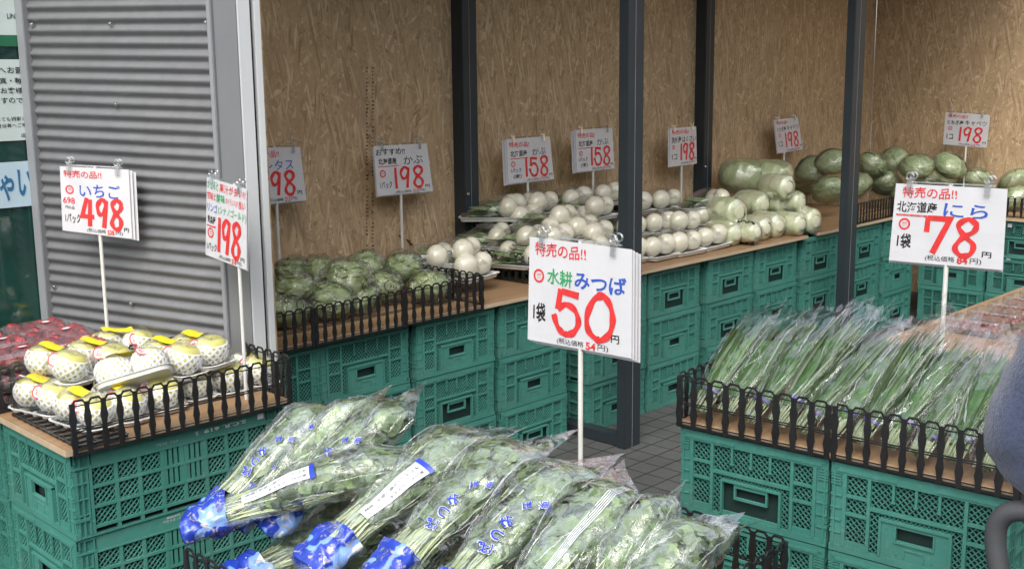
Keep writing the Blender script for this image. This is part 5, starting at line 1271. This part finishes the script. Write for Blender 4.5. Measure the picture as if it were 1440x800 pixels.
J = [((PX, PY, .95), .11, .09), ((PX, PY, 1.15), .115, .09), ((PX, PY, 1.32), .10, .085), ((PX, PY, 1.42), .058), ((PX-.01, PY, 1.475), .05), ((PX-.025, PY, 1.55), .080, .068), ((PX-.02, PY, 1.63), .092, .078),
     (S_, .048), (S_.lerp(E_, .5), .042), (E_, .036), (E_.lerp(H_, .6), .036), (H_, .028), ((PX+.02, PY-.20, 1.29), .036), ((PX-.0, PY-.29, 1.12), .034), ((PX-.02, PY-.22, .95), .032), ((PX-.06, PY-.12, .92), .028),
     ((PX, PY+.07, .86), .06), ((PX, PY+.10, .50), .06), ((PX, PY+.10, .10), .045), ((PX-.12, PY+.10, .04), .035), ((PX, PY-.07, .86), .06), ((PX, PY-.10, .50), .06), ((PX, PY-.10, .10), .045), ((PX-.12, PY-.10, .04), .035)]
ED = [(0, 1), (1, 2), (2, 3), (3, 4), (4, 5), (5, 6), (2, 7), (7, 8), (8, 9), (9, 10), (10, 11), (2, 12), (12, 13), (13, 14), (14, 15), (0, 16), (16, 17), (17, 18), (18, 19), (0, 20), (20, 21), (21, 22), (22, 23)]
skinned('body', J, ED, 'skin', pe, pl)
JJ = [((PX, PY, .80), .175, .155), ((PX, PY, 1.0), .165, .145), ((PX, PY, 1.18), .165, .135), ((PX, PY, 1.33), .125, .105), ((PX-.005, PY, 1.46), .082), (S_+Vector((0, .02, -.03)), .070), (S_.lerp(E_, .45), .086), (S_.lerp(E_, .85), .080), (E_, .066), (E_.lerp(H_, .35), .054), (E_.lerp(H_, .8), .044), ((PX+.02, PY-.235, 1.29), .076), ((PX, PY-.29, 1.12), .070), ((PX-.02, PY-.22, .96), .056), ((PX-.05, PY-.14, .925), .045)]
JE = [(0, 1), (1, 2), (2, 3), (3, 4), (3, 5), (5, 6), (6, 7), (7, 8), (8, 9), (9, 10), (3, 11), (11, 12), (12, 13), (13, 14)]
jk = skinned('jacket', JJ, JE, 'navy_fleece', pe, pl, 3)
for v in jk.data.vertices:
    q = v.co; v.co = q + v.normal*(.007*nz3(q, 9, 3) + .006*abs(nz3((q.x*6, q.y*6, q.z*22), 1, 8)) + .002*nz3(q, 40, 5))
skinned('trousers', [((PX, PY, .93), .14, .12), ((PX, PY+.09, .84), .10), ((PX, PY+.10, .50), .08), ((PX, PY+.10, .10), .065), ((PX, PY-.09, .84), .10), ((PX, PY-.10, .50), .08), ((PX, PY-.10, .10), .065)], [(0, 1), (1, 2), (2, 3), (0, 4), (4, 5), (5, 6)], 'trouser_grey', pe, pl)
HX, HZ = PX-.02, 1.60
def hairf(d, th, ph):
    edge = .62*(d.z-.42) if d.x < 0 else 1
    inside = d.x < -.10 and d.z < .40 or d.z < -.62
    return (.72 if inside else 1.0) + .05*nz3((d.x*3, d.y*3, d.z*1.2), 3, 2) + .025*nz3((d.x*18, d.y*18, d.z*2), 1, 6)
mbx(ball(.106, hairf, 48, 36, 1.12), lambda v: v+Vector((.012, 0, HZ+.012-1.60+1.60))+Vector((HX-PX, 0, 0))).build('hair', 'hair_black', pe, True)
hx0 = min((v.co.x for o_ in pe.children if o_.name.startswith('body') for v in o_.data.vertices if v.co.z > 1.55), default=-.1)
for sy in (-1, 1):
    mbx(ball(.0115, lambda d, th, ph: 1, 12, 8), lambda v: v+Vector((hx0+.0165, sy*.031, 1.605))).build('eye', 'print_white', pe, True)
    mbx(ball(.0062, lambda d, th, ph: 1, 12, 8), lambda v: v+Vector((hx0+.0095, sy*.031, 1.605))).build('iris', 'hair_black', pe, True)
    MB().tube([(hx0+.006, sy*.046, 1.626), (hx0+.001, sy*.031, 1.632), (hx0+.004, sy*.016, 1.628)], .0035, 6).build('eyebrow', 'hair_black', pe, True)
    mbx(ball(.028, lambda d, th, ph: 1, 14, 10), lambda v: Vector((v.x*.6+HX-PX+.01, v.y*.35+sy*.078, v.z*1.15+1.595))).build('ear', 'skin', pe, True)
skinned('nose', [((PX+hx0+.012, PY, 1.612), .008), ((PX+hx0-.006, PY, 1.580), .011), ((PX+hx0-.002, PY, 1.570), .010)], [(0, 1), (1, 2)], 'skin', pe, pl, 2)
MB().tube([(hx0+.016, -.024, 1.540), (hx0+.007, 0, 1.5385), (hx0+.016, .024, 1.540)], [.002, .0045, .002], 6).build('mouth', 'lip', pe, True)
for sy, hp in ((1, H_), (-1, Vector((PX-.06, PY-.12, .92)))):
    for k in range(4):
        b = hp+Vector((-.02, (k-1.5)*.017, .0)); skinned('finger', [(b, .010), (b+Vector((-.028, 0, .008)), .009), (b+Vector((-.042, 0, -.012)), .008), (b+Vector((-.036, 0, -.030)), .007)], [(0, 1), (1, 2), (2, 3)], 'skin', pe, pl, 1)
    b = hp+Vector((0, -.03*sy, -.005)); skinned('thumb', [(b, .011), (b+Vector((-.02, -.012*sy, -.018)), .0095), (b+Vector((-.03, -.004*sy, -.034)), .008)], [(0, 1), (1, 2)], 'skin', pe, pl, 1)
ct = thing('push_cart', (1.69, .40, 0), 'dark grey rounded handle of a push cart in the lower right corner', 'push cart')
def C_(x, y, z): return (x-1.69, y-.40, z)
hp = spline3([C_(1.675, .545, .60), C_(1.685, .590, .76), C_(1.69, .612, .85), C_(1.69, .600, .893), C_(1.69, .560, .908), C_(1.69, .515, .909)], 26)
MB().tube(hp, .0155, 16).build('grip', 'cart_grip', ct, True)
MB().tube(spline3([C_(1.69, .515, .909), C_(1.69, .40, .909), C_(1.69, .25, .909)], 6), .0175, 16).build('handle_bar', 'black_plastic', ct, True)
MB().tube(spline3([C_(1.69, .25, .909), C_(1.69, .21, .895), C_(1.685, .2, .85), C_(1.675, .245, .60)], 16), .0155, 16).build('grip', 'cart_grip', ct, True)
for y in (.545, .245):
    MB().tube([C_(1.675, y, .61), C_(1.60, y, .10)], .011, 10).build('leg', 'grey_frame', ct, True); MB().tube([C_(1.66, y, .50), C_(1.38, y, .10)], .011, 10).build('leg', 'grey_frame', ct, True)
    for x in (1.60, 1.38):
        mbx(MB().lathe([(.03, -.012), (.07, -.012), (.075, 0), (.07, .012), (.03, .012)], 22), lambda v: Vector(C_(x+v.x, y+v.z+(.02 if y > .4 else -.02), .076+v.y))).build('wheel', 'black_plastic', ct, True)
MB().box(*[a for a in (1.42-1.69, 1.62-1.69)], .27-.40, .52-.40, .22, .50).build('bag', 'trouser_grey', ct, bevel=.03)
